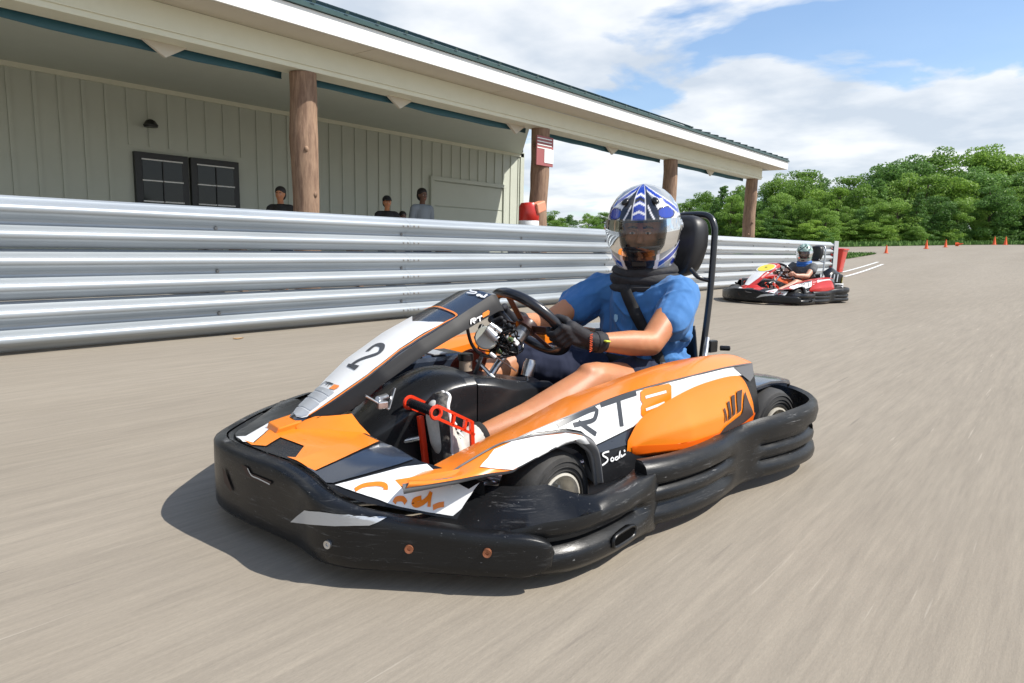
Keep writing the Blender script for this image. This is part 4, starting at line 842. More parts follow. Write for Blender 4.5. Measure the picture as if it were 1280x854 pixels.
    for k in range(26 if main else 4):
        c=(.80+rk.uniform(-.075,.055),.02+rk.uniform(-.05,.065),.45+rk.uniform(-.045,.055)); sz=rk.uniform(.010,.026); m=bits[k%8]
        if k%3==0: MB().lathe([(0,-sz),(sz*.55,-sz),(sz*.6,0),(sz*.5,sz),(0,sz)],c=c,n=12,M=Matrix.Rotation(rk.uniform(-1.2,1.2),3,'Y')@Matrix.Rotation(rk.uniform(-1,1),3,'X')).build('wiring_connector',m,cl,smooth=40)
        else: MB().box(c,(sz*1.3,sz,sz*.8),rot=Matrix.Rotation(rk.uniform(-.9,.9),3,'Y')@Matrix.Rotation(rk.uniform(-.9,.9),3,'Z')).build('wiring_box',m,cl,bevel=.003)
    if main:
        MB().lathe([(0,0),(.036,0),(.040,.006),(.036,.012),(0,.014)],c=(.845,.035,.462),n=24,M=Vector((.5,.75,.3)).to_track_quat('Z','Y').to_matrix()).build('clear_horn_cover',mat('cloudy_cover',(.42,.44,.40),.25),cl,smooth=40)
    if main:
        w=MB()
        for k in range(26):
            p=Vector((.78,.035,.45)); q=[p+Vector((rk.uniform(-.05,.06),rk.uniform(-.06,.06),rk.uniform(-.05,.05))) for _ in range(5)]; w.tube(q,.0028,5,smooth=4)
        w.build('wiring_loom',K_blk,cl,smooth=60)
        MB().tube([(.93,.045,.505),(.90,.03,.445),(.86,.03,.408),(.79,.045,.395),(.72,.06,.41),(.70,.05,.43)],.0058,10,smooth=6).build('cable',K_tube,cl,smooth=60)
        MB().tube([(.83,.045,.41),(.74,.07,.345)],.003,6).build('cable_end',K_steel,cl)
        MB().lathe([(0,0),(.022,0),(.022,.045),(.017,.055),(.017,.06),(.0,.06)],c=(.665,.035,.315),n=18,M=Matrix.Rotation(R_(-15),3,'Y')).build('ignition_barrel',K_steel,cl,smooth=40)
        MB().lathe([(0,0),(.008,0),(.008,.06)],c=(.662,.035,.262),n=10).build('ignition_shaft',K_steel,cl)
        MB().lathe([(0,0),(.022,0),(.022,.035)],c=(.90,-.005,.352),n=18).build('brake_reservoir',mat('cloudy_plastic',(.35,.27,.20),.4),K,smooth=40)
        MB().lathe([(.024,.034),(.026,.036),(.026,.055),(.023,.058),(0,.058)],c=(.90,-.005,.352),n=18).build('reservoir_cap',K_blk,K,smooth=40)
        MB().lathe([(0,0),(.075,0),(.08,.006),(.075,.012),(0,.012)],c=(.78,-.16,.33),n=28,M=Matrix.Rotation(R_(60),3,'X')).build('maroon_disc',mat('maroon',(.16,.03,.02),.4),K,smooth=40)
        # bracket on the fairing side
        MB().bar((1.335,.135,.345),(1.27,.15,.30),.02,.006).bar((1.27,.15,.30),(1.25,.15,.36),.014,.004).tube([(1.30,.14,.33),(1.26,.12,.33)],.010,8).box((1.29,.15,.315),(.03,.02,.02)).build('stay_bracket',K_steel,K,bevel=.002)
    # --- central fuel tank between the legs
    S=[[(1.30,.10,.20),(1.31,.075,.215),(1.31,0,.225)],[(1.22,.13,.255),(1.22,.11,.275),(1.22,0,.292)],[(1.13,.135,.300),(1.13,.112,.322),(1.13,0,.345)],[(1.04,.137,.330),(1.04,.115,.352),(1.04,0,.372)],[(.955,.140,.335),(.955,.118,.358),(.955,0,.368)]]
    def tankpart(S,n,name):
        G=[]
        for r in S:
            a=[(r[0][0],r[0][1]*1.02,.07),(r[0][0],r[0][1]*1.01,.5*(r[0][2]+.07)),(r[0][0],r[0][1],r[0][2]-.02),r[0],r[1],(r[1][0],r[1][1]*.5,(r[1][2]+r[2][2])/2+.003),r[2]]
            a+= [(x,-y,z) for x,y,z in a[:-1][::-1]]; G.append(a)
        G=stations(G,n); mb=MB(); mb.grid(G); mb.add(G[0],[tuple(range(G.shape[1]))]); mb.add(G[-1],[tuple(range(G.shape[1]-1,-1,-1))]); return mb.build(name,K_tank,K,smooth=50,bevel=.004)
    tankpart(S,18,'front_tank_cover')
    S2=[[(.948,.137,.332),(.948,.115,.350),(.948,0,.345)],[(.88,.150,.322),(.88,.125,.345),(.88,0,.338)],[(.80,.145,.30),(.80,.118,.328),(.80,0,.318)],[(.72,.115,.290),(.72,.090,.312),(.72,0,.302)],[(.64,.080,.278),(.64,.055,.296),(.64,0,.285)],[(.56,.065,.265),(.56,.045,.284),(.56,0,.27)],[(.50,.055,.20),(.50,.04,.21),(.50,0,.21)]]
    tankpart(S2,22,'fuel_tank')
    MB().tube([(.80,.152,.10),(.69,.128,.16),(.60,.090,.235),(.54,.078,.245)],.004,8,smooth=4).build('tank_seam',K_tank,K,smooth=60)
    # battery box between tank and right pod
    MB().box((.95,-.30,.27),(.42,.16,.20)).build('battery_box',K_navy,K,bevel=.02)
    for k in range(3): MB().box((1.06-.10*k,-.30,.374),(.06,.155,.004),rot=Matrix.Rotation(.0,3,'Z')).build('box_stripe',[K_white,K_orange,K_silver][k],K)
    # --- pedals
    for s in(1,-1):
        yb=.215*s
        pd=MB().tube([(1.19,yb-.075*s,.305),(1.19,yb+.055*s,.305)],.0125,12).build('pedal_grip',K_blk,K,smooth=60)
        for k in range(12): MB().tube([(1.19,yb+(-.068+.010*k)*s,.305),(1.19,yb+(-.064+.010*k)*s,.305)],.0142,10).build('grip_ring',K_tube,pd,smooth=60)
        for yy in (yb-.085*s,yb+.062*s):
            mb=MB()
            # lever arm with lightening holes: ring plus tapering bars
            mb.tube([(1.19+.017*math.cos(a),yy,.305+.017*math.sin(a)) for a in np.linspace(0,6.283,17)[:-1]],.0055,6,closed=True)
            mb.bar((1.185,yy,.324),(1.07,yy,.262),.010,.008); mb.bar((1.185,yy,.288),(1.06,yy,.222),.010,.008); mb.bar((1.13,yy,.293),(1.135,yy,.262),.010,.008); mb.bar((1.09,yy,.272),(1.095,yy,.240),.010,.008)
            mb.bar((1.07,yy,.262),(1.06,yy,.10),.010,.012); mb.build('pedal_arm',K_redp,K,smooth=40)
        MB().bar((1.175,yb-.05*s,.27),(1.15,yb-.05*s,.075),.018,.018).build('pedal_stem',K_redp,K,bevel=.004)
        MB().tube([(1.17,yb-.06*s,.20),(1.22,yb-.10*s,.185)],.008,8).tube([(1.20,yb-.09*s,.19),(1.26,yb-.12*s,.17)],.0045,8).build('cable_adjuster',K_steel,K,smooth=50)
    # --- seat, head restraint, roll hoop
    prof=[(.30,.11),(.18,.085),(.05,.082),(-.05,.10),(-.125,.17),(-.160,.27),(-.18,.36),(-.195,.44)]
    G=[]
    for i,(x,z) in enumerate(cv(prof,26)):
        k=i/25; hw=.20-.075*max(0,k-.45)/.55; r=[]
        for a in np.linspace(-1,1,15):
            sd=abs(a)**3; up=.10*sd*(1-abs(k-.45)*.9); fx=.10*sd*max(0,k-.35); r.append((x+fx,a*(hw+.02*sd),z+up*(1-k*.6)))
        G.append(r)
    MB().grid(np.array(G)).build('seat',K_seat,K,smooth=60,solid=.006)
    hp=[(-.20,.130,.28),(-.235,.128,.55),(-.250,.125,.80),(-.255,.115,.870),(-.258,.080,.908),(-.258,0,.915),(-.258,-.080,.908),(-.255,-.115,.870),(-.250,-.125,.80),(-.235,-.128,.55),(-.20,-.130,.28)]
    MB().tube(hp,.0135,12,smooth=6).build('roll_hoop',K_tube if main else K_steel,K,smooth=60)
    MB().tube([(-.242,.125,.64),(-.20,.09,.655),(-.16,.06,.70),(-.16,-.06,.70),(-.20,-.09,.655),(-.242,-.125,.64)],.009,8,smooth=4).build('hoop_brace',K_tube if main else K_steel,K,smooth=60)
    MB().tube([(-.215,.145,.40),(-.10,.215,.30),(-.02,.24,.16)],.011,10,smooth=4).build('seat_stay',K_steel,K,smooth=60)
    MB().tube([(-.215,-.145,.40),(-.10,-.215,.30),(-.02,-.24,.16)],.011,10,smooth=4).build('seat_stay',K_steel,K,smooth=60)
    MB().box((-.225,.16,.37),(.05,.03,.05)).tube([(-.27,.17,.36),(-.30,.20,.36)],.012,8).build('hoop_clamp',K_blk,K,bevel=.006)
    Gh=[]
    for x,k in ((-.245,.80),(-.235,.95),(-.20,1.0),(-.165,.98),(-.150,.90),(-.146,.70)):
        r=[]
        for a in np.linspace(0,2*math.pi,33)[:-1]:
            c,s_=math.cos(a),math.sin(a); yy=.112*math.copysign(abs(c)**.55,c); zz=.128*math.copysign(abs(s_)**.55,s_); yy*=1-.25*max(0,-zz/.123); r.append((x+.03*(zz/.12)*-.25,yy*k,.782+zz*k))
        Gh.append(r)
    mb=MB(); mb.grid(np.array(Gh),cv=True); mb.add(Gh[-1],[tuple(range(32))]); mb.add(Gh[0],[tuple(range(31,-1,-1))]); mb.build('head_restraint',K_seat,K,smooth=50,bevel=.006)
    # engine block behind the right of the seat
    en=MB().box((-.02,-.30,.24),(.26,.20,.22)).build('engine',K_blk,K,bevel=.02)
    for k in range(6): MB().box((-.02,-.30,.36+k*.012),(.20,.16,.005)).build('cooling_fin',K_steel,en)
    MB().tube([(.06,-.38,.24),(.0,-.44,.30),(-.16,-.42,.30),(-.26,-.30,.26)],.022,10,smooth=4).build('exhaust',K_steel,K,smooth=60)
    # --- printed panels
    sur={}
    def S_(n):
        if n not in sur:
            g={'pod':pod_main,'fender':fender,'bulge':bulge,'fairing':fairing,'fside':fairing_side,'deck':deck,'panel':panel}[n](); g=g[:,17:] if n=='pod' else (g[:,:20] if n=='deck' else g); sur[n]=bvh_of(g)
        return sur[n]
    dirs={'pod':(0,-1,-.12),'fender':(0,-1,-.15),'bulge':(0,-1,0),'fairing':(-.45,0,-.9),'fside':(0,-1,-.35),'deck':(0,0,-1),'panel':(-.75,-.66,0)}
    par={'deck':dk,'fairing':fo,'fside':fo,'panel':fb}
    cm=dict(CM)
    if not main: cm.update(orange=K_red2,deep=K_red2,navy=K_blk)
    podL=[c for c in K.children if c.name.startswith('side_pod')][0]
    ctr={}
    for n,s,col,k,pts,wd in DECALS:
        if not main and s=='fairing' and n not in('white_panel',): continue
        if not main and n in ('vent_slot','vent_scoop','letter_r_leg'): continue
        key=s; ctr[key]=ctr.get(key,0)+1; lay=3 if n=='eight_gap' else (1 if n in('white_panel','navy_panel','orange_panel','white_strip','orange_band','reflector_sticker') else 2)
        me=decal_mesh(n,k,pts,wd,S_(s),dirs[s],cm[col],lift=.0012+.0013*lay+.00006*ctr[key],edge=.010 if s in('deck','fender','pod') else .016)
        link(n,me,par.get(s,podL))
    if not main:
        # round yellow number plate on the fairing
        for xx,rr,m,l in ((1.04,.135,K_white,.004),(1.04,.118,K_yel,.008)):
            pts=[]
            for a in np.linspace(0,6.283,29)[:-1]:
                x=xx+rr*.95*math.cos(a); y=rr*math.sin(a); pts.append((x,y*1.15,fz(x)+.01+l))
            MB().poly(pts,(0.004,0,-.006)).build('number_plate',m,fo)
        MB().box((.0,.0,0),(.012,.035,.004),rot=Matrix.Rotation(R_(28),3,'Y')).build('number_one',K_ink,fo,loc=(1.04,0,float(fz(1.04))+.026))
        # raised engine guard with white bars behind the seat on the left
        mb=MB(); 
        mb.grid(np.array([[(.24,.50,.20),(.22,.50,.38),(.20,.42,.50)],[(.0,.50,.20),(.0,.50,.48),(.0,.42,.58)],[(-.22,.48,.20),(-.25,.48,.44),(-.22,.36,.52)],[(-.34,.32,.2),(-.36,.30,.40),(-.32,.2,.48)]]))
        eg=mb.build('engine_guard',K_blk,K,smooth=50,solid=.006)
        MB().box((-.06,.520,.27),(.30,.008,.09)).build('white_panel',K_white,eg)
        for k in range(3): MB().bar((.14-.09*k,.516,.34),(.10-.09*k,.50,.46),.022,.006,up=(0,1,0)).build('guard_bar',K_silver,eg)
        MB().add([(-.20,.505,.24),(-.33,.36,.24),(-.34,.34,.38),(-.22,.49,.41)],[(0,1,2,3)]).build('yellow_panel',K_yel,eg,solid=.004)
    return K
K_dkr=mat('hole_shade_black',(.002,.002,.002),.9,spec=.05)  # black that stands for the shade inside the bumper holes
KART1=build_kart((-1.35566,2.52034),-1.78608,'orange and white kart with the number 2 on its nose, in the foreground')
KART2=build_kart((-3.28,11.22),R_(-109.4),'red and white kart with a yellow number plate, beside the end of the guard rail',main=False); KART2.scale=(.94,.94,.94)

# ------------------------------------------------------------------ people
def capsule(mb,p0,r0,p1,r1,n=14,sq=1.0,up=None):
    p0=Vector(p0);p1=Vector(p1);d=p1-p0;L=max(d.length,1e-5);z=d/L; prof=[]
    for k in range(6): a=-math.pi/2+k*math.pi/10; prof.append((r0*math.cos(a),r0*math.sin(a)))
    for k in range(6): a=k*math.pi/10; prof.append((r1*math.cos(a),L+r1*math.sin(a)))
    prof[0]=(1e-4,-r0); prof[-1]=(1e-4,L+r1)
    u=Vector(up) if up else (Vector((0,0,1)) if abs(z.z)<.9 else Vector((1,0,0)))
    x=u.cross(z).normalized(); y=z.cross(x); Mx=Matrix((x,y*sq,z)).transposed()
    k=len(mb.v); mb.lathe(prof,c=tuple(p0),n=n,M=Mx); m=len(prof)
    mb.add([],[]) ; mb.f.append(tuple(k+i for i in range(n-1,-1,-1))); mb.m.append(0); mb.f.append(tuple(k+(m-1)*n+i for i in range(n))); mb.m.append(0)
def chain(mb,pts,rs,sq=1.0,up=None):
    for a,b,r,s in zip(pts[:-1],pts[1:],rs[:-1],rs[1:]): capsule(mb,a,r,b,s,sq=sq,up=up)
def blob(mb,name,m,voxel,parent=None,smooth=6,disp=None):
    me=mb.mesh(name,m); o=bpy.data.objects.new('tmp',me); scene.collection.objects.link(o)
    r=o.modifiers.new('r','REMESH'); r.mode='VOXEL'; r.voxel_size=voxel; r.use_smooth_shade=True
    if smooth: s=o.modifiers.new('s','SMOOTH'); s.factor=.5; s.iterations=smooth
    bpy.context.view_layer.update(); dg=bpy.context.evaluated_depsgraph_get(); ev=o.evaluated_get(dg); m2=bpy.data.meshes.new_from_object(ev,depsgraph=dg); m2.name=name
    bpy.data.objects.remove(o); m2.materials.clear(); m2.materials.append(m); 
    if disp:
        co=np.empty(len(m2.vertices)*3); m2.vertices.foreach_get('co',co); co=co.reshape(-1,3); no=np.empty_like(co); m2.vertices.foreach_get('normal',no.ravel()) if False else None
        no=np.array([v.normal[:] for v in m2.vertices]); co=co+no*disp(co)[:,None]; m2.vertices.foreach_set('co',co.ravel())
    m2.shade_smooth(); m2.update(); return link(name,m2,parent)
def skin_mat(name,c): return mat(name,c,.50,noise=(9,.55,(c[0]*.78,c[1]*.66,c[2]*.62),.38,.68),sss=.12,bump=(220,.12,.001))
M_skin=skin_mat('skin',(.52,.225,.105)); M_skin2=skin_mat('pale_skin',(.62,.36,.25)); M_skin3=skin_mat('dark_skin',(.16,.08,.05))
M_shirt=mat('blue_cotton',(.045,.165,.40),.88,noise=(9,.35,(.065,.20,.45)),bump=(500,.25,.0008),sheen=.1)
def cloth_wrinkles(m,sc=(9,9,4),st=1.0,dist=.035):
    t=m.node_tree; L=t.links.new; b=t.nodes['Principled BSDF']; tcn=t.nodes.new('ShaderNodeTexCoord'); prev=b.inputs['Normal'].links[0].from_socket if b.inputs['Normal'].links else None
    for k,(s,stv,dv) in enumerate(((sc,st,dist),(tuple(x*2.3 for x in sc),st*.7,dist*.4))):
        mp=t.nodes.new('ShaderNodeMapping'); mp.inputs['Scale'].default_value=s; mp.inputs['Rotation'].default_value=(.5,.35+k,.6); L(tcn.outputs['Object'],mp.inputs[0])
        n=t.nodes.new('ShaderNodeTexNoise'); n.noise_type='RIDGED_MULTIFRACTAL' if hasattr(n,'noise_type') else n.noise_type; n.inputs['Scale'].default_value=1.0; n.inputs['Detail'].default_value=2.2; n.inputs['Distortion'].default_value=.5; L(mp.outputs[0],n.inputs['Vector'])
        bp=t.nodes.new('ShaderNodeBump'); bp.inputs['Strength'].default_value=stv; bp.inputs['Distance'].default_value=dv; L(n.outputs[0],bp.inputs['Height'])
        if prev is not None: L(prev,bp.inputs['Normal'])
        prev=bp.outputs[0]
    L(prev,b.inputs['Normal'])
cloth_wrinkles(M_shirt)
M_shorts=mat('navy_cloth',(.010,.015,.040),.9); M_glove=mat('glove_fabric',(.010,.010,.013),.75,noise=(60,.5,(.022,.022,.028)),bump=(300,.3,.001))
M_gred=mat('glove_red_print',(.65,.10,.03),.6); M_gyel=mat('velcro_yellow',(.55,.62,.05),.6); M_hair=mat('dark_hair',(.015,.011,.009),.6,bump=(90,.6,.004))
M_collar=mat('black_collar',(.018,.018,.02),.8,noise=(40,.4,(.04,.04,.045)),bump=(120,.4,.002)); M_collar2=mat('blue_collar',(.02,.13,.45),.7)
M_sole=mat('shoe_sole',(.035,.033,.032),.8,noise=(50,.55,(.16,.15,.13),.5,.6)); M_shoe=mat('shoe_canvas',(.62,.60,.55),.75,noise=(30,.5,(.40,.38,.34))); M_sock=mat('sock_black',(.02,.02,.02),.9)
cloth_wrinkles(M_shorts); cloth_wrinkles(M_collar,(12,12,30),.5,.008)
M_visor=bpy.data.materials.new('smoked_visor'); M_visor.use_nodes=True
_t=M_visor.node_tree; _t.nodes.clear(); _o=_t.nodes.new('ShaderNodeOutputMaterial'); _m=_t.nodes.new('ShaderNodeMixShader'); _g=_t.nodes.new('ShaderNodeBsdfGlossy'); _tr=_t.nodes.new('ShaderNodeBsdfTransparent'); _f=_t.nodes.new('ShaderNodeFresnel')
_g.inputs['Roughness'].default_value=.04; _tr.inputs[0].default_value=(.66,.68,.70,1); _f.inputs[0].default_value=1.55
_a=_t.nodes.new('ShaderNodeMath'); _a.operation='MULTIPLY_ADD'; _a.inputs[1].default_value=1.0; _a.inputs[2].default_value=.02; _t.links.new(_f.outputs[0],_a.inputs[0]); _t.links.new(_a.outputs[0],_m.inputs[0]); _t.links.new(_tr.outputs[0],_m.inputs[1]); _t.links.new(_g.outputs[0],_m.inputs[2]); _t.links.new(_m.outputs[0],_o.inputs[0])
M_paint1=mat('helmet_paint',(1,1,1),.18,coat=1.0,attr=True); M_eye=mat('eye_white',(.75,.73,.70),.2); M_iris=mat('iris',(.03,.018,.012),.15); M_lip=mat('lip',(.38,.13,.10),.5)
HZ=[(-.172,.080,.066,.082),(-.165,.105,.078,.098),(-.145,.137,.098,.112),(-.11,.158,.122,.127),(-.06,.170,.146,.138),(0,.168,.160,.143),(.05,.157,.163,.141),(.09,.137,.150,.129),(.125,.108,.125,.106),(.15,.075,.090,.078),(.166,.042,.052,.046),(.174,.012,.014,.013)]
def helm_pt(az,z,off=0):
    a=np.array(HZ); F=np.interp(z,a[:,0],a[:,1])+off;B=np.interp(z,a[:,0],a[:,2])+off;W=np.interp(z,a[:,0],a[:,3])+off
    c,s=math.cos(az),math.sin(az); x=(F if c>0 else B)*math.copysign(abs(c)**.92,c); y=W*math.copysign(abs(s)**.92,s); return (x,y,z+(off if z>.1 else 0))
def helmet(parent,pos,yaw,pitch,roll,scheme,visor=True,sc=1.0):
    o=empty('helmet',pos); o.parent=parent; o.rotation_euler=(roll,pitch,yaw); o.scale=(sc,)*3
    zz=cv([(h[0],0) for h in HZ],96)[:,0]; zz=np.sort(zz); na=240; G=[]; C=[]
    for z in zz:
        G.append([helm_pt(2*math.pi*(k-na/2)/na,z) for k in range(na)])
    G=np.array(G); mb=MB(); nz_=len(zz)
    def port(a,z):
        a=abs(a); return a<math.radians(66) and (-.075+.045*(a/1.15)**2)<z<.040
    def paint(a,z):
        d=math.degrees(a); s=abs(d)
        sil=(.27,.29,.31); blk=(.018,.018,.022); blu=(.012,.045,.36); wh=(.80,.80,.82); lb=(.12,.25,.70)
        if scheme==2:
            c=(.24,.36,.30)
            if z>.02 and math.sin(d*.12+z*60)>.55: c=(.50,.62,.54)
            if z>.05 and math.sin(d*.09-z*50+1)>.80: c=(.05,.07,.06)
            if z<-.10: c=(.45,.5,.45)
            if z<-.15: c=(.40,.45,.08)
            return c
        c=sil
        if z>.038:
            ctr=s*math.cos(min(1.5,max(0,(z-.04)/.14)))  # narrows towards the crown
            if s<8: 
                c=blu
                for zc in (.075,.108,.140):
                    if abs(z-(zc-s*.0012))<.0045: c=wh
                if .117<z-(-s*.0012)<.130: c=blk
            elif s<10.5: c=wh
            elif s<13: c=blk
            elif s<30 and z<.155-(s-13)*.0035: c=blk if ((s-13)*.9+z*160)%14>2.6 else wh
            elif s<80:
                e=((s-46)/17)**2+((z-.068)/.020)**2
                if e<1: c=blu
                elif e<1.45: c=blk
                elif e<3.2: c=wh
                t=z-(.155-.0015*(s-20)); 
                if abs(t)<.010: c=blu
                elif abs(t)<.016: c=wh
            else:
                t=math.sin(math.radians(s*3)+z*45); c=blu if t>.75 else (wh if t>.35 else sil)
        else:
            if s>66:
                t=math.sin(math.radians(s*2.2)+z*60)
                c=blu if t>.72 else (wh if t>.35 else (sil if t>-.7 else blk))
            if z<-.055:
                if s<30-(z+.06)*-60 and z>-.150: c=blk
                elif s<34: c=wh
                elif abs(z+.12-.0012*(s-40))<.011: c=blu
                elif abs(z+.12-.0012*(s-40))<.016: c=wh
            if z<-.150 and s<40: c=blu if s<26-(z+.172)*300 or s<12 else wh
        return c
    az=[2*math.pi*(k-na/2)/na for k in range(na)]
    F=[];
    for i in range(nz_-1):
        for k in range(na):
            if not port(az[k],zz[i]): F.append((i*na+k,i*na+(k+1)%na,(i+1)*na+(k+1)%na,(i+1)*na+k))
    mb.add(G.reshape(-1,3).tolist(),F); mb.add(G[-1],[tuple(range(na))])
    me=mb.mesh('helmet_shell',M_paint1,60)
    ca=me.color_attributes.new('Col','FLOAT_COLOR','POINT'); cols=np.ones((len(me.vertices),4))
    V=np.array([v.co[:] for v in me.vertices])
    for i,v in enumerate(V):
        kk=i%na if i<nz_*na else 0; zi=v[2]; cols[i,:3]=paint(az[kk],zi)
    ca.data.foreach_set('color',cols.ravel()); so=link('helmet_shell',me,o,solid=0)
    # lining, port rim, visor
    inn=MB(); GI=np.array([[helm_pt(a,z,-.012) for a in az[::4]] for z in zz[::3]]); nI=GI.shape[1]; FI=[(i*nI+k,i*nI+(k+1)%nI,(i+1)*nI+(k+1)%nI,(i+1)*nI+k) for i in range(GI.shape[0]-1) for k in range(nI) if not port(az[::4][k],zz[::3][i])]
    inn.add(GI.reshape(-1,3).tolist(),FI); inn.build('lining',M_collar,o,smooth=60)
    rim=[]
    for a in np.linspace(-1.15,1.15,40): rim.append(helm_pt(a,.040,.001))
    for a in np.linspace(1.15,-1.15,40): rim.append(helm_pt(a,-.075+.045*(a/1.15)**2,.001))
    MB().tube(rim,.005,6,closed=True).build('port_seal',M_collar,o,smooth=60)
    VG=[]
    for t in np.linspace(0,1,14):
        r=[]
        for a in np.linspace(-1.42,1.42,60):
            zt=.047-.004*(a/1.4)**2; zb=-.098+.060*(abs(a)/1.42)**1.6; z=zb+(zt-zb)*t; r.append(helm_pt(a,z,.0055+.003*math.sin(t*3.14)))
        VG.append(r)
    if visor: MB().grid(np.array(VG)).build('visor',M_visor,o,smooth=80)
    for s in(-1,1):
        p=Vector(helm_pt(s*1.43,.012,.004)); q=Vector((math.cos(s*1.43)*.9,math.sin(s*1.43),0)).to_track_quat('Z','Y').to_matrix()
        MB().lathe([(0,.010),(.010,.010),(.012,.006),(.020,.005),(.024,.002),(.025,-.004)],c=tuple(p),n=20,M=q).build('visor_pivot',K_steel if scheme==1 else K_grey,o,smooth=40)
    for s in(-.30,.30): # vents
        p=Vector(helm_pt(s*1.6,.112,.002)); MB().sphere(p,(.020,.014,.008),12,M=Matrix.Rotation(s*1.6,3,'Z')@Matrix.Rotation(.6,3,'Y')).build('top_vent',K_blk,o,smooth=60)
    GG=np.array([[helm_pt(a,z,-.010-.004*t) for a in np.linspace(-1.1,1.1,30)] for t,z in ((0,-.125),(1,-.095),(2,-.070),(3,-.056-.0))]); MB().grid(GG).build('breath_guard',M_collar,o,smooth=60,solid=.003)
    MB().box(helm_pt(0,-.122,.001),(.006,.055,.022)).build('chin_vent',K_blk,o,bevel=.003)
    return o
def face(parent,pos,yaw,pitch,skin,sc=1.0,hair=True,eyes=True,name='head_detail'):
    """eyes, brows, mouth set on the head at its own scale; the head itself is part of the body mesh"""
    o=empty('face',pos); o.parent=parent; o.rotation_euler=(0,pitch,yaw); o.scale=(sc,)*3
    for s in(-1,1):
        MB().sphere((.080,s*.031,.004),(.010,.013,.0070),12).build('eye',M_eye,o,smooth=60)
        MB().sphere((.0878,s*.030,.003),(.0035,.0058,.0058),10).build('iris',M_iris,o,smooth=60)
        MB().tube([(.088,s*.012,.022),(.094,s*.030,.027),(.080,s*.050,.021)],[.0035,.0045,.002],6,smooth=4).build('eyebrow',M_hair,o,smooth=60)
        MB().tube([(.087,s*.017,.007),(.0915,s*.031,.0105),(.083,s*.045,.006)],.0032,5,smooth=4).build('eyelid',skin,o,smooth=60)
    MB().tube([(.086,-.024,-.062),(.094,-.008,-.0585),(.0945,.008,-.0585),(.086,.024,-.062)],[.003,.005,.005,.003],6,smooth=4).build('mouth',M_lip,o,smooth=60)
    return o
def head_prims(mb,pos,yaw,pitch,sc=1.0):
    Mx=Matrix.Rotation(yaw,3,'Z')@Matrix.Rotation(pitch,3,'Y')
    def P(x,y,z): return tuple(Vector(pos)+Mx@Vector((x*sc,y*sc,z*sc)))
    mb.sphere(P(-.008,0,.032),(.098*sc,.078*sc,.092*sc),20,M=Mx); mb.sphere(P(.022,0,-.035),(.066*sc,.062*sc,.080*sc),18,M=Mx)
    capsule(mb,P(.086,0,.012),.0085*sc,P(.104,0,-.030),.0125*sc); capsule(mb,P(.096,-.012,-.033),.008*sc,P(.096,.012,-.033),.008*sc)
    mb.sphere(P(.050,0,-.098),(.026*sc,.026*sc,.020*sc),10)
    for s in(-1,1): mb.sphere(P(-.005,s*.079,-.005),(.016*sc,.010*sc,.030*sc),10); mb.sphere(P(.055,s*.040,-.022),(.028*sc,.024*sc,.024*sc),10)
    return P
def hand(mb,p,e,n0,yv,wrist,r=1.0):
    p,e,n0,yv=[Vector(q) for q in (p,e,n0,yv)]; wr=Vector(wrist)
    for i,off in enumerate((.034,.0125,-.009,-.030)):
        ln=(1.0,1.06,1.0,.86)[i]; k=p+e*off+yv*.034+n0*.006; a=p+e*(off*.98)+n0*.036*ln+yv*.020; b=p+e*(off*.96)+n0*.040*ln-yv*.006; t=p+e*(off*.95)+n0*.020-yv*.028
        chain(mb,[k,a,b,t],[.0125*r,.0112*r,.0105*r,.0095*r]); capsule(mb,wr.lerp(p,.15)+e*off*.35,.018*r,k,.0145*r)
    capsule(mb,wr,.027*r,p-n0*.022+yv*.030,.026*r); chain(mb,[wr.lerp(p,.35)+e*.012-yv*.004,p-n0*.034+yv*.012+e*.024,p-n0*.030-yv*.010+e*.040,p-n0*.014-yv*.026+e*.050],[.018*r,.0145*r,.0125*r,.0108*r])
def fold(co):
    r=np.hypot(co[:,1]-.0,co[:,2]-.60); m1=.5+.5*np.sin(co[:,0]*17+co[:,1]*21+2*np.sin(co[:,2]*9)); m2=.5+.5*np.sin(co[:,2]*15-co[:,1]*18+1.5*np.sin(co[:,0]*12)); crease=.0115*m1*(1-np.abs(np.sin(co[:,0]*26+co[:,2]*33+np.sin(co[:,1]*19)*1.6)))**2.2+.0100*m2*(1-np.abs(np.sin(co[:,1]*30-co[:,2]*19+co[:,0]*12+np.sin(co[:,2]*25))))**2.5
    return crease+.0015+.7*(.0022*np.sin(co[:,2]*70+co[:,0]*25+np.sin(co[:,1]*22)*1.6)+.0020*np.sin(co[:,0]*60-co[:,2]*35+co[:,1]*30)+.003*np.sin(co[:,1]*24+co[:,2]*16)*np.cos(co[:,0]*15))
E_=Vector((math.sin(R_(45)),0,math.cos(R_(45)))); N0=Vector((math.cos(R_(45)),0,-math.sin(R_(45)))); C0_=Vector((.63,0,.50))
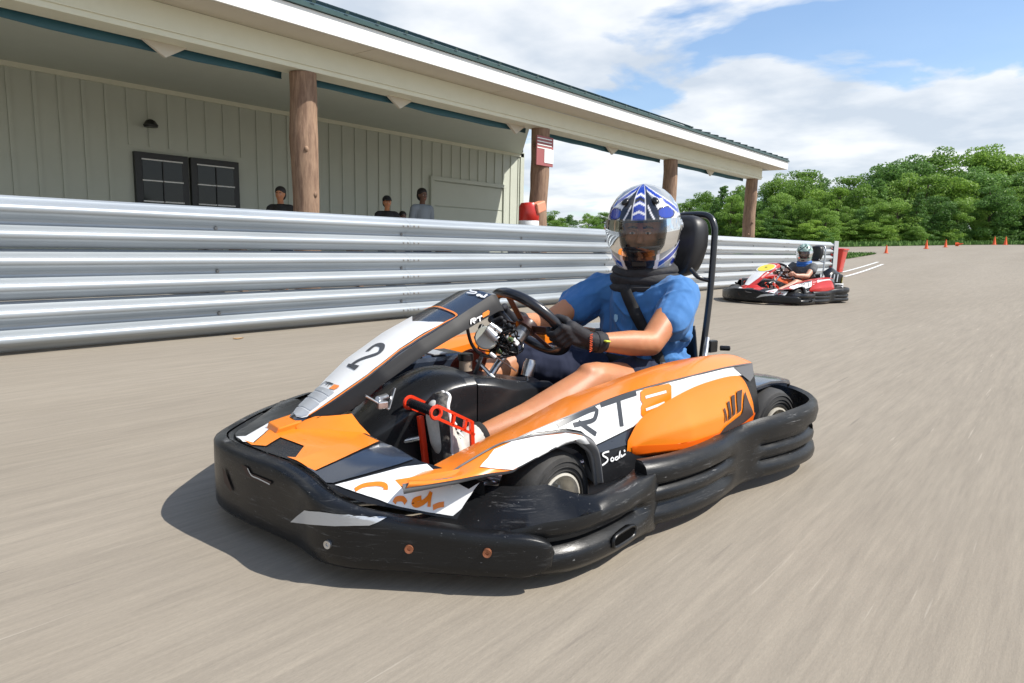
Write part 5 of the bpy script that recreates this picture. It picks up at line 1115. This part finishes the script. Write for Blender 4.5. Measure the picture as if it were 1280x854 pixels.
def driver(loc,ang,label,cfg):
    sk=cfg['skin']; b=MB(); HP=(.045,0,.848); yaw,pit=cfg['yaw'],cfg['pitch']
    SL=(.025,.185,.590); SR=(.09,-.185,.590); EL=(.268,.250,.428); ER=(.335,-.262,.448)
    rimL=C0_+E_*(.153*math.cos(R_(100)))+Vector((0,.153*math.sin(R_(100)),0)); rimR=C0_+E_*(.153*math.cos(R_(-92)))+Vector((0,.153*math.sin(R_(-92)),0))
    WL=(.505,.195,.445); WR=(.525,-.205,.480)
    # body: torso, neck, head, arms, legs in one continuous surface
    chain(b,[(-.03,0,.17),(-.02,0,.30),(.02,0,.44),(.05,0,.55)],[.125,.118,.128,.115],sq=1.0)
    for s in(-1,1): capsule(b,(-.03,s*.08,.16),.105,(.0,s*.07,.28),.10); capsule(b,(.02,s*.09,.46),.098,(.045,s*.10,.555),.075)
    capsule(b,SL,.062,SR,.062); capsule(b,(.055,0,.60),.062,(.045,0,.72),.055)
    PH=head_prims(b,(.05,0,.835),yaw,pit,1.0)
    chain(b,[SL,((SL[0]+EL[0])/2,(SL[1]+EL[1])/2+.004,(SL[2]+EL[2])/2),EL],[.058,.053,.046]); chain(b,[EL,Vector(EL).lerp(Vector(WL),.35),WL],[.046,.047,.028])
    chain(b,[SR,((SR[0]+ER[0])/2,(SR[1]+ER[1])/2-.004,(SR[2]+ER[2])/2),ER],[.058,.051,.044]); chain(b,[ER,Vector(ER).lerp(Vector(WR),.35),WR],[.044,.045,.028])
    for s in(-1,1):
        kn=(.515,s*.222,.322); an=(1.0,s*.20,.182)
        chain(b,[(.03,s*.115,.19),(.28,s*.18,.27),kn],[.098,.082,.056]); capsule(b,(.505,s*.222,.330),.050,(.55,s*.224,.338),.042); capsule(b,(.66,s*.236,.250),.046,(.78,s*.228,.222),.040)
        chain(b,[kn,(.66,s*.222,.262),(.80,s*.213,.220),an],[.056,.064,.053,.034]); chain(b,[an,(1.05,s*.20,.13),(1.10,s*.2,.17),(1.12,s*.2,.26)],[.034,.036,.034,.028])
    o=blob(b,'person',sk,.0075,None,5); o.location=(loc[0],loc[1],0); o.rotation_euler=(0,0,ang); tag(o,label,'person','kart drivers')
    # shirt
    t=MB()
    chain(t,[(-.03,0,.20),(-.02,0,.31),(.02,0,.45),(.05,0,.555)],[.142,.132,.138,.122])
    for s in(-1,1): capsule(t,(-.03,s*.09,.20),.118,(.0,s*.08,.30),.115); capsule(t,(.02,s*.10,.46),.112,(.045,s*.11,.56),.086)
    capsule(t,SL,.071,SR,.071); capsule(t,(.055,0,.60),.088,(.05,0,.645),.08)
    if cfg['sleeves']:
        hl=(.135,.232,.500); hr=(.19,-.232,.515)
        chain(t,[SL,(.075,.212,.55),hl],[.069,.070,.071]); capsule(t,(.06,.215,.50),.050,(.080,.245,.450),.030); chain(t,[SR,(.14,-.212,.555),hr],[.070,.070,.070])
        capsule(t,(.13,-.215,.51),.05,(.15,-.24,.47),.04)
    else:
        for S in(SL,SR): capsule(t,S,.080,(S[0]+.07,S[1]*1.18,S[2]-.06),.076)
    shirt_o=blob(t,'shirt',cfg['shirt'],.0048,o,5,disp=fold); globals()['LAST_SHIRT']=shirt_o
    sh=MB()
    for s in(-1,1): chain(sh,[(-.03,s*.09,.165),(.05,s*.115,.19),(.25,s*.170,.262),((.30,.185,.275) if s>0 else (.50,-.221,.320))],[.118,.118,.100,(.096 if s>0 else .070)])
    capsule(sh,(-.04,-.05,.17),.12,(-.04,.05,.17),.12); blob(sh,'shorts',cfg['shorts'],.008,o,4,disp=fold)
    # gloves or bare hands
    hl=MB(); hand(hl,rimL,E_,N0,(0,1,0),WL); capsule(hl,WL,.034,Vector(WL).lerp(Vector(EL),.14),.036); hr_=MB(); hand(hr_,rimR,E_,N0,(0,-1,0),WR); capsule(hr_,WR,.034,Vector(WR).lerp(Vector(ER),.14),.036)
    gl=blob(hl,'glove' if cfg['gloves'] else 'hand',M_glove if cfg['gloves'] else sk,.0030,o,3); gr=blob(hr_,'glove' if cfg['gloves'] else 'hand',M_glove if cfg['gloves'] else sk,.0030,o,3)
    if cfg['gloves']:
        for (W_,E2,s,g) in ((Vector(WL),Vector(EL),1,gl),(Vector(WR),Vector(ER),-1,gr)):
            d=(E2-W_).normalized(); q=d.to_track_quat('Z','Y').to_matrix()
            MB().lathe([(.036,-.012),(.038,-.008),(.038,.012),(.036,.016)],c=tuple(W_+d*.020),n=24,M=q).build('wrist_strap',M_glove,g,smooth=60)
            MB().box(tuple(W_+d*.022+Vector((0,s*.037,.008))),(.020,.006,.034),rot=q@Matrix.Rotation(R_(90),3,'Y')).build('strap_tab',M_gyel,g,bevel=.003)
            pr=MB()
            for k in range(5): # red print along the back of the hand
                c=W_-d*.034+Vector((.004,s*.0365,.026-k*.0125)); pr.tube([c+Vector((-.006,.0,.004)),c+Vector((.006,0,.001)),c+Vector((-.005,0,-.003)),c+Vector((.006,0,-.006))],.0018,5)
            pr.build('red_print',M_gred,g,smooth=60)
    # shoes
    for s in(-1,1):
        f=MB(); y=s*.20
        chain(f,[(1.03,y,.150),(1.085,y,.150),(1.115,y,.20),(1.135,y,.27),(1.138,y,.295)],[.041,.042,.042,.037,.030]); capsule(f,(1.0,y,.185),.043,(1.03,y,.165),.045); capsule(f,(1.08,y,.125),.038,(1.06,y,.13),.036)
        so=blob(f,'shoe',M_shoe,.005,o,3)
        sl=[]
        for (z,hw) in ((.085,.022),(.10,.033),(.13,.036),(.17,.033),(.22,.041),(.27,.045),(.305,.040),(.33,.024),(.338,.008)):
            xx=1.118+.16*(z-.08)*.9+(-.02 if z>.31 else 0)-.012*max(0,(.11-z)/.03); sl.append((xx,hw,z))
        G=np.array([[(x-.026,y-hw,z),(x-.004,y-hw*1.04,z),(x+.004,y-hw*.9,z),(x+.005,y,z),(x+.004,y+hw*.9,z),(x-.004,y+hw*1.04,z),(x-.026,y+hw,z)] for x,hw,z in sl])
        MB().grid(G).build('sole',M_sole,so,smooth=50,solid=.004)
        MB().tube([(x-.022,y+hw*1.03,z) for x,hw,z in sl],.0065,6,smooth=3).tube([(x-.022,y-hw*1.03,z) for x,hw,z in sl],.0065,6,smooth=3).build('sole_edge',M_white,so,smooth=60)
        for k in range(5): MB().tube([(1.060+.012*k,y-.022,.196+.020*k+.006),(1.066+.012*k,y,.205+.020*k+.012),(1.060+.012*k,y+.022,.196+.020*k+.006)],.003,5,smooth=3).build('lace',M_white,so,smooth=60)
        MB().lathe([(.040,-.012),(.043,0),(.040,.012)],c=(.985,y,.190),n=20,M=Vector((-.96,0,.28)).to_track_quat('Z','Y').to_matrix()).build('sock',M_sock,so,smooth=60)
    # helmet, face, collar
    if True:
        face(o,(.05,0,.835),yaw,pit,sk)
        helmet(o,HP,yaw,pit,cfg['roll'],cfg['scheme'])
    cb=MB()
    for k,(z,rx,ry) in enumerate(((.612,.128,.150),(.635,.142,.150),(.655,.135,.140),(.675,.146,.145),(.700,.138,.138),(.722,.143,.136),(.742,.125,.12))): pass
    prof=[(.055,.612),(.120,.600),(.140,.610),(.145,.625),(.134,.636),(.142,.648),(.144,.662),(.132,.672),(.138,.682),(.134,.694),(.120,.704),(.09,.710),(.05,.704)]
    Gc=[]
    for r,z in prof: Gc.append([(.03+r*1.0*math.cos(a)*(1+.02*math.sin(5*a+z*50)),r*.94*math.sin(a)*(1+.02*math.cos(4*a+z*70)),z-.012*math.cos(a-.3)+.004*math.sin(3*a+z*80)) for a in np.linspace(0,2*math.pi,49)[:-1]])
    MB().grid(np.array(Gc),cv=True).build('neck_collar',cfg['collar'],o,smooth=60)
    return o
D1=driver((-1.35566,2.52034),-1.78608,'kart driver in blue t-shirt, blue and silver helmet and black gloves',dict(skin=M_skin,yaw=R_(34),pitch=R_(7),roll=R_(2),shirt=M_shirt,shorts=M_shorts,sleeves=True,gloves=True,scheme=1,collar=M_collar))
sv=LAST_SHIRT.data; bs=BVHTree.FromPolygons([v.co.copy() for v in sv.vertices],[tuple(p.vertices) for p in sv.polygons])
P,_=crom([Vector(p) for p in [(.14,-.005,.640),(.155,.02,.607),(.165,.06,.55),(.160,.095,.49),(.145,.125,.43),(.125,.150,.37),(.11,.17,.31),(.08,.19,.27)]],[0]*8,6); L=[];Q=[]; dd=Vector((-.88,-.45,-.1)).normalized()
for i,p in enumerate(P):
    t=(P[min(i+1,len(P)-1)]-P[max(i-1,0)]).normalized(); s=t.cross(-dd).normalized()*.023
    for lst,q in ((L,p+s),(Q,p-s)):
        h=bs.ray_cast(q-dd*.3,dd,.6); lst.append((h[0]-dd*.006) if h[0] is not None else q)
L=[(L[max(i-1,0)]+L[i]+L[min(i+1,len(L)-1)])/3 for i in range(len(L))]; Q=[(Q[max(i-1,0)]+Q[i]+Q[min(i+1,len(Q)-1)])/3 for i in range(len(Q))]
MB().grid(np.array([[tuple(a-dd*.004),tuple(b_-dd*.004)] for a,b_ in zip(L,Q)])).build('seat_belt',K_belt,KART1,smooth=60,solid=-.003)
MB().grid(np.array([[(.0,.20,.26),(.0,.20,.31)],[(.10,.16,.285),(.10,.16,.335)],[(.145,.08,.29),(.145,.08,.34)],[(.155,0,.29),(.155,0,.34)],[(.145,-.08,.29),(.145,-.08,.34)],[(.0,-.19,.27),(.0,-.19,.32)]])).build('lap_belt',K_belt,KART1,smooth=60,solid=.003)
MB().box((.10,.175,.29),(.03,.05,.075),rot=Matrix.Rotation(R_(-30),3,'X')).build('belt_buckle',K_steel,KART1,bevel=.004)
D2=driver((-3.28,11.22),R_(-109.4),'smaller kart driver in grey-green helmet, blue collar and orange shorts',dict(skin=M_skin2,yaw=R_(28),pitch=R_(6),roll=0,shirt=mat('charcoal_shirt',(.11,.115,.12),.85),shorts=mat('orange_shorts',(.65,.10,.02),.8),sleeves=False,gloves=False,scheme=2,collar=M_collar2)); D2.scale=(.84,.84,.84)
sx=D2.matrix_basis.to_3x3()@Vector((.085,0,0)); D2.location.x+=sx.x; D2.location.y+=sx.y; D2.location.z=.03
# ------------------------------------------------------------------ people behind the rail
def bystander(x,y,fz_,headz,skin,shirt,hair,label,cap=False,rz=0,child=1.0):
    H=(headz-fz_)/1.56; b=MB(); L=lambda p:(p[0]*H,p[1]*H,p[2]*H)
    chain(b,[L((0,0,.92)),L((0,0,1.10)),L((0,0,1.30))],[.13*H,.12*H,.12*H]); capsule(b,L((0,-.15,1.37)),.06*H,L((0,.15,1.37)),.06*H); capsule(b,L((0,0,1.38)),.055*H,L((.01,0,1.50)),.052*H)
    head_prims(b,L((.015,0,1.60)),0,0,H)
    for s in(-1,1):
        chain(b,[L((0,s*.18,1.36)),L((-.03,s*.22,1.10)),L((.12,s*.18,.90))],[.05*H,.042*H,.028*H]); chain(b,[L((.12,s*.18,.90)),L((.17,s*.165,.84)),L((.17,s*.155,.79))],[.028*H,.03*H,.014*H])
        chain(b,[L((0,s*.09,.90)),L((.01,s*.10,.50)),L((-.01,s*.10,.09)),L((.14,s*.11,.04))],[.085*H,.058*H,.036*H,.032*H])
    o=blob(b,'person',skin,.012,None,4); o.location=(x,y,fz_); o.rotation_euler=(0,0,rz); tag(o,label,'person','onlookers under the porch')
    t=MB(); chain(t,[L((0,0,.90)),L((0,0,1.12)),L((0,0,1.32))],[.155*H,.14*H,.14*H]); capsule(t,L((0,-.15,1.37)),.075*H,L((0,.15,1.37)),.075*H)
    for s in(-1,1): capsule(t,L((0,s*.18,1.36)),.066*H,L((-.02,s*.21,1.18)),.062*H)
    blob(t,'shirt',shirt,.012,o,3)
    t=MB(); 
    for s in(-1,1): chain(t,[L((0,s*.09,.92)),L((.01,s*.10,.50)),L((-.01,s*.10,.14))],[.11*H,.08*H,.06*H])
    blob(t,'trousers',M_shorts,.014,o,3)
    h=MB(); h.sphere(L((-.008,0,1.655)),(.108*H,.090*H,.088*H),18); h.sphere(L((-.045,0,1.60)),(.075*H,.083*H,.10*H),14); blob(h,'hair' if not cap else 'cap',hair,.008,o,2)
    if cap: MB().box(L((.12,0,1.645)),(.10*H,.13*H,.012),rot=Matrix.Rotation(.15,3,'Y')).build('cap_brim',hair,o,bevel=.004)
    face(o,L((.015,0,1.60)),0,0,skin,H)
    return o
bystander(-8.45,5.26,.10,1.36,M_skin,mat('black_tee',(.02,.02,.02),.8),M_hair,'dark haired onlooker beside the thick log post, only the head above the rail',rz=R_(-50))
bystander(-8.55,7.20,.10,1.37,M_skin,mat('black_tee_2',(.015,.015,.017),.8),mat('black_cap',(.012,.012,.012),.8),'onlooker in a dark cap and black top behind the guard rail',cap=True,rz=R_(-30))
bystander(-8.60,7.57,.10,1.17,M_skin3,mat('dark_tee',(.03,.03,.035),.8),M_hair,'smallest onlooker, top of the dark head just above the rail',rz=R_(-20))
bystander(-8.60,8.00,.10,1.53,M_skin3,mat('grey_tee',(.24,.27,.30),.8),M_hair,'tallest onlooker in a grey t-shirt under the porch',rz=R_(-10))

# small light print on the chest of the blue shirt
bm_=[]; c_=Vector((.150,-.03,.488)); t_=Vector((0,0,1)); s_=t_.cross(-dd).normalized()
ring=[]
for a,b_ in ((-.009,.014),(.0,.016),(.010,.013),(.010,-.002),(.004,-.014),(-.002,-.016),(-.009,-.004)):
    q=c_+s_*a+t_*b_; h=bs.ray_cast(q-dd*.3,dd,.6); ring.append((h[0] if h[0] is not None else q)-dd*.003)
MB().add(ring,[tuple(range(7))]).build('chest_print',mat('light_blue_print',(.35,.60,.80),.7),D1)


# ------------------------------------------------------------------ trees
TREES=[(-28.5,72.9,5.5),(-27.6,76.5,5.7),(-24.9,74.2,6.6),(-23.7,76.9,7.6),(-23.0,82.2,7.4),(-19.9,79.4,7.4),(-18.4,83.5,7.9),(-15.9,82.0,8.6),(-14.3,85.1,8.7),(-12.4,88.0,9.9),(-10.5,91.4,10.8),(-8.8,93.5,10.6),(-6.7,95.9,9.4),(-4.8,92.3,9.7),(-3.1,96.9,10.1),(-1.3,96.5,10.5),(0.6,99.6,11.3),(2.6,104.0,11.8),(4.8,103.7,11.0),(-27.4,67.9,4.5),(-25.3,68.4,3.9),(-23.2,69.4,4.8),(-22.2,71.6,6.0),(-20.8,72.5,5.2),(-18.8,71.5,5.6),(-16.7,72.0,5.3),(-16.0,76.0,5.7),(-14.3,78.8,6.8),(-11.8,77.4,6.2),(-9.9,77.5,6.6),(-8.7,81.5,7.0),(-7.5,83.8,7.3),(-5.5,85.6,6.8),(-3.8,85.1,7.3),(-2.1,86.7,7.7),(-0.1,88.0,7.7),(1.7,88.1,7.6),(3.7,91.2,8.2),(-21.7,59.5,2.6),(-21.0,60.9,3.1),(-20.0,61.7,3.2),(-18.5,61.9,3.6),(-16.9,61.9,2.8),(-16.4,66.0,3.2),(-15.0,65.8,3.2),(-13.7,65.8,3.5),(-12.4,66.7,3.8),(-11.0,66.9,4.0),(-9.8,68.9,3.9),(-8.5,69.7,4.0),(-7.5,72.3,4.1),(-6.3,71.9,4.9),(-5.3,74.7,3.8),(-4.2,74.9,4.8),(-3.0,74.2,3.8),(-1.8,75.1,5.0),(-0.4,76.1,4.4),(0.9,79.0,5.4),(2.0,77.9,4.5),(-51.9,62.6,2.9),(-50.9,65.6,3.0),(-49.2,66.9,3.4),(-45.8,65.7,2.6),(-49.4,75.0,3.3),(-48.3,76.6,3.7),(-46.3,77.7,4.1),(-39.9,71.6,3.6),(-41.9,79.6,4.5),(-38.7,77.3,4.6),(-36.4,76.4,5.1),(-33.4,74.6,5.8),(-33.0,78.3,6.1),(-30.3,76.8,6.0),(-43.0,59.9,2.5),(-40.9,63.7,2.4),(-32.7,67.1,3.0),(-31.9,69.6,3.7),(-29.1,67.3,4.1),(-28.5,70.1,3.9)]
def leaf_mat(name,c1,c2):
    m=bpy.data.materials.new(name); m.use_nodes=True; t=m.node_tree; L=t.links.new; b=t.nodes['Principled BSDF']
    oi=t.nodes.new('ShaderNodeObjectInfo'); g=t.nodes.new('ShaderNodeNewGeometry'); mx=t.nodes.new('ShaderNodeMix'); mx.data_type='RGBA'
    ad=t.nodes.new('ShaderNodeMath'); ad.operation='MULTIPLY_ADD'; L(g.outputs['Random Per Island'],ad.inputs[0]); ad.inputs[1].default_value=.45
    m2=t.nodes.new('ShaderNodeMath'); m2.operation='MULTIPLY'; L(oi.outputs['Random'],m2.inputs[0]); m2.inputs[1].default_value=.6; L(m2.outputs[0],ad.inputs[2])
    L(ad.outputs[0],mx.inputs['Factor']); mx.inputs['A'].default_value=(*c1,1); mx.inputs['B'].default_value=(*c2,1)
    L(mx.outputs['Result'],b.inputs['Base Color']); b.inputs['Roughness'].default_value=.55; b.inputs['Specular IOR Level'].default_value=.35
    tr=t.nodes.new('ShaderNodeBsdfTranslucent'); L(mx.outputs['Result'],tr.inputs[0]); ms=t.nodes.new('ShaderNodeMixShader'); ms.inputs[0].default_value=.42
    L(b.outputs[0],ms.inputs[1]); L(tr.outputs[0],ms.inputs[2]); L(ms.outputs[0],t.nodes['Material Output'].inputs[0]); return m
M_leaf=[leaf_mat('broad_leaves',(.095,.20,.03),(.30,.46,.09)),leaf_mat('dark_leaves',(.06,.14,.03),(.19,.34,.08)),leaf_mat('light_leaves',(.15,.28,.035),(.38,.54,.10))]
M_bark=mat('bark',(.10,.075,.055),.9,noise=(12,.7,(.045,.035,.03)),bump=(25,.6,.03))
def tree_proto(seed,conifer=False):
    r=np.random.default_rng(seed); tb=MB(); H=1.0
    pts=[(0,0,-.02)]; x=y=0
    for k in range(1,7): x+=r.normal(0,.012); y+=r.normal(0,.012); pts.append((x,y,k*.15))
    tb.tube(pts,[.026,.022,.018,.015,.011,.007,.003],7)
    cl=[]
    n=46 if not conifer else 40
    for k in range(n):
        if conifer:
            h=.10+.88*(k/n); rad=(1-h)*.30+.02; a=k*2.4; d=rad*r.uniform(.35,.95)
            c=np.array([math.cos(a)*d,math.sin(a)*d,h]); s=np.array([.085,.085,.045])*(1.25-h*.75)
        else:
            h=r.uniform(.06,.93); prof=math.sin(math.pi*min(1,(h*.86+.17)))**.55; rad=.30*prof; a=r.uniform(0,6.28); d=rad*math.sqrt(r.uniform(.05,1))*1.05
            c=np.array([math.cos(a)*d,math.sin(a)*d,h]); q=r.uniform(.055,.115); s=np.array([q*1.25,q*1.25,q*.8])
        cl.append((c,s))
        if k%3==0: z0=max(.1,c[2]-.16); tb.tube([(pts[int(z0/.15)][0],pts[int(z0/.15)][1],z0),tuple((c+np.array([0,0,z0]))*.5),tuple(c)],[.008,.005,.002],4)
    V=[];F=[];
    for c,s in cl:
        m=int(190*(s[0]/.1)**1.6)+40
        u=r.normal(0,1,(m,3)); u/=np.linalg.norm(u,axis=1)[:,None]; rr=r.uniform(.55,1.08,m)**.7
        P=c+u*s*rr[:,None]
        nn=u+r.normal(0,.7,(m,3)); nn/=np.linalg.norm(nn,axis=1)[:,None]
        t1=np.cross(nn,r.normal(0,1,(m,3))); t1/=np.linalg.norm(t1,axis=1)[:,None]; t2=np.cross(nn,t1)
        sz=r.uniform(.0085,.0175,m)[:,None]
        k=len(V)*0+sum(len(q) for q in V)
        Q=np.stack([P-t1*sz,P-t2*sz*.6,P+t1*sz,P+t2*sz*.6],1).reshape(-1,3); V.append(Q)
        F.append(np.arange(k,k+4*m).reshape(-1,4))
    V=np.concatenate(V); F=np.concatenate(F); me=bpy.data.meshes.new('crown')
    me.vertices.add(len(V)); me.vertices.foreach_set('co',V.ravel()); me.loops.add(F.size); me.loops.foreach_set('vertex_index',F.ravel())
    me.polygons.add(len(F)); me.polygons.foreach_set('loop_start',np.arange(0,F.size,4)); me.update(calc_edges=True)
    return tb.mesh('trunk',M_bark,smooth=60),me
PROT=[tree_proto(s) for s in (11,12,13,14,15)]+[tree_proto(21,True)]
CR=[]
for k,(tm,cm) in enumerate(PROT):
    row=[]
    for mi in range(3):
        c=cm.copy(); c.materials.append(M_leaf[mi]); row.append(c)
    CR.append(row)
rt=random.Random(8)
KIND=['mid green broadleaf tree','dark green broadleaf tree','bright light green broadleaf tree']
cnt=[0]
def tree(x,y,h,p,mi,label,group,wide=None):
    o=empty('tree' if p<5 else 'pine_tree',(x,y,terr(y)-.05),rt.uniform(0,6.28)); tag(o,label,'tree',group)
    tr=link('trunk',PROT[p][0],o); cr_=link('crown',CR[p][mi],o)
    s=h/.97; wd=(wide or 1)*s*rt.uniform(.85,1.15)
    for q in (tr,cr_): q.scale=(wd,wd,s)
fr=[t for k,t in enumerate(TREES) if 38<=k<59]; rs=random.Random(31)
for a,b_ in zip(fr[:-1],fr[1:]):
    for q in (.0,.5):
        x=a[0]*(1-q)+b_[0]*q+rs.uniform(-.4,.4); y=a[1]*(1-q)+b_[1]*q-1.0+rs.uniform(-.5,.5); hh=rs.uniform(1.5,2.4); mi=rs.choice([0,1,2]); pr=rs.choice([0,1,2,3,4])
        o=empty('shrub',(x,y,terr(y)-.25),rs.uniform(0,6.28)); tag(o,['mid green','dark green','bright green'][mi]+' low shrub filling the foot of the wood behind the grass strip','shrub',['mid green','dark green','bright green'][mi]+' shrubs at the foot of the wood')
        f=link('foliage',CR[pr][mi],o); f.scale=(hh*1.7,hh*1.7,hh)
for k,(x,y,h) in enumerate(TREES):
    if k<19: row='back row of the wood, on the skyline'
    elif k<38: row='middle row of the wood'
    elif k<59: row='front row of the wood above the grass strip'
    else: row='far wood seen behind the canopy posts'
    mi=rt.choice([0,0,1,2] if k>=19 else [0,1,1,0,2]); p=rt.choice([0,1,2,3,4]); 
    if rt.random()<.10: p=5; mi=1
    lab=(KIND[mi].replace('broadleaf ','') if p<5 else 'dark narrow pine')+' in the '+row
    tree(x,y,h*rt.uniform(.95,1.09),p,mi,lab,KIND[mi]+('s' if p<5 else ' pines')+' in the '+row.split(',')[0],wide=1.15 if k>=19 else 1.0)
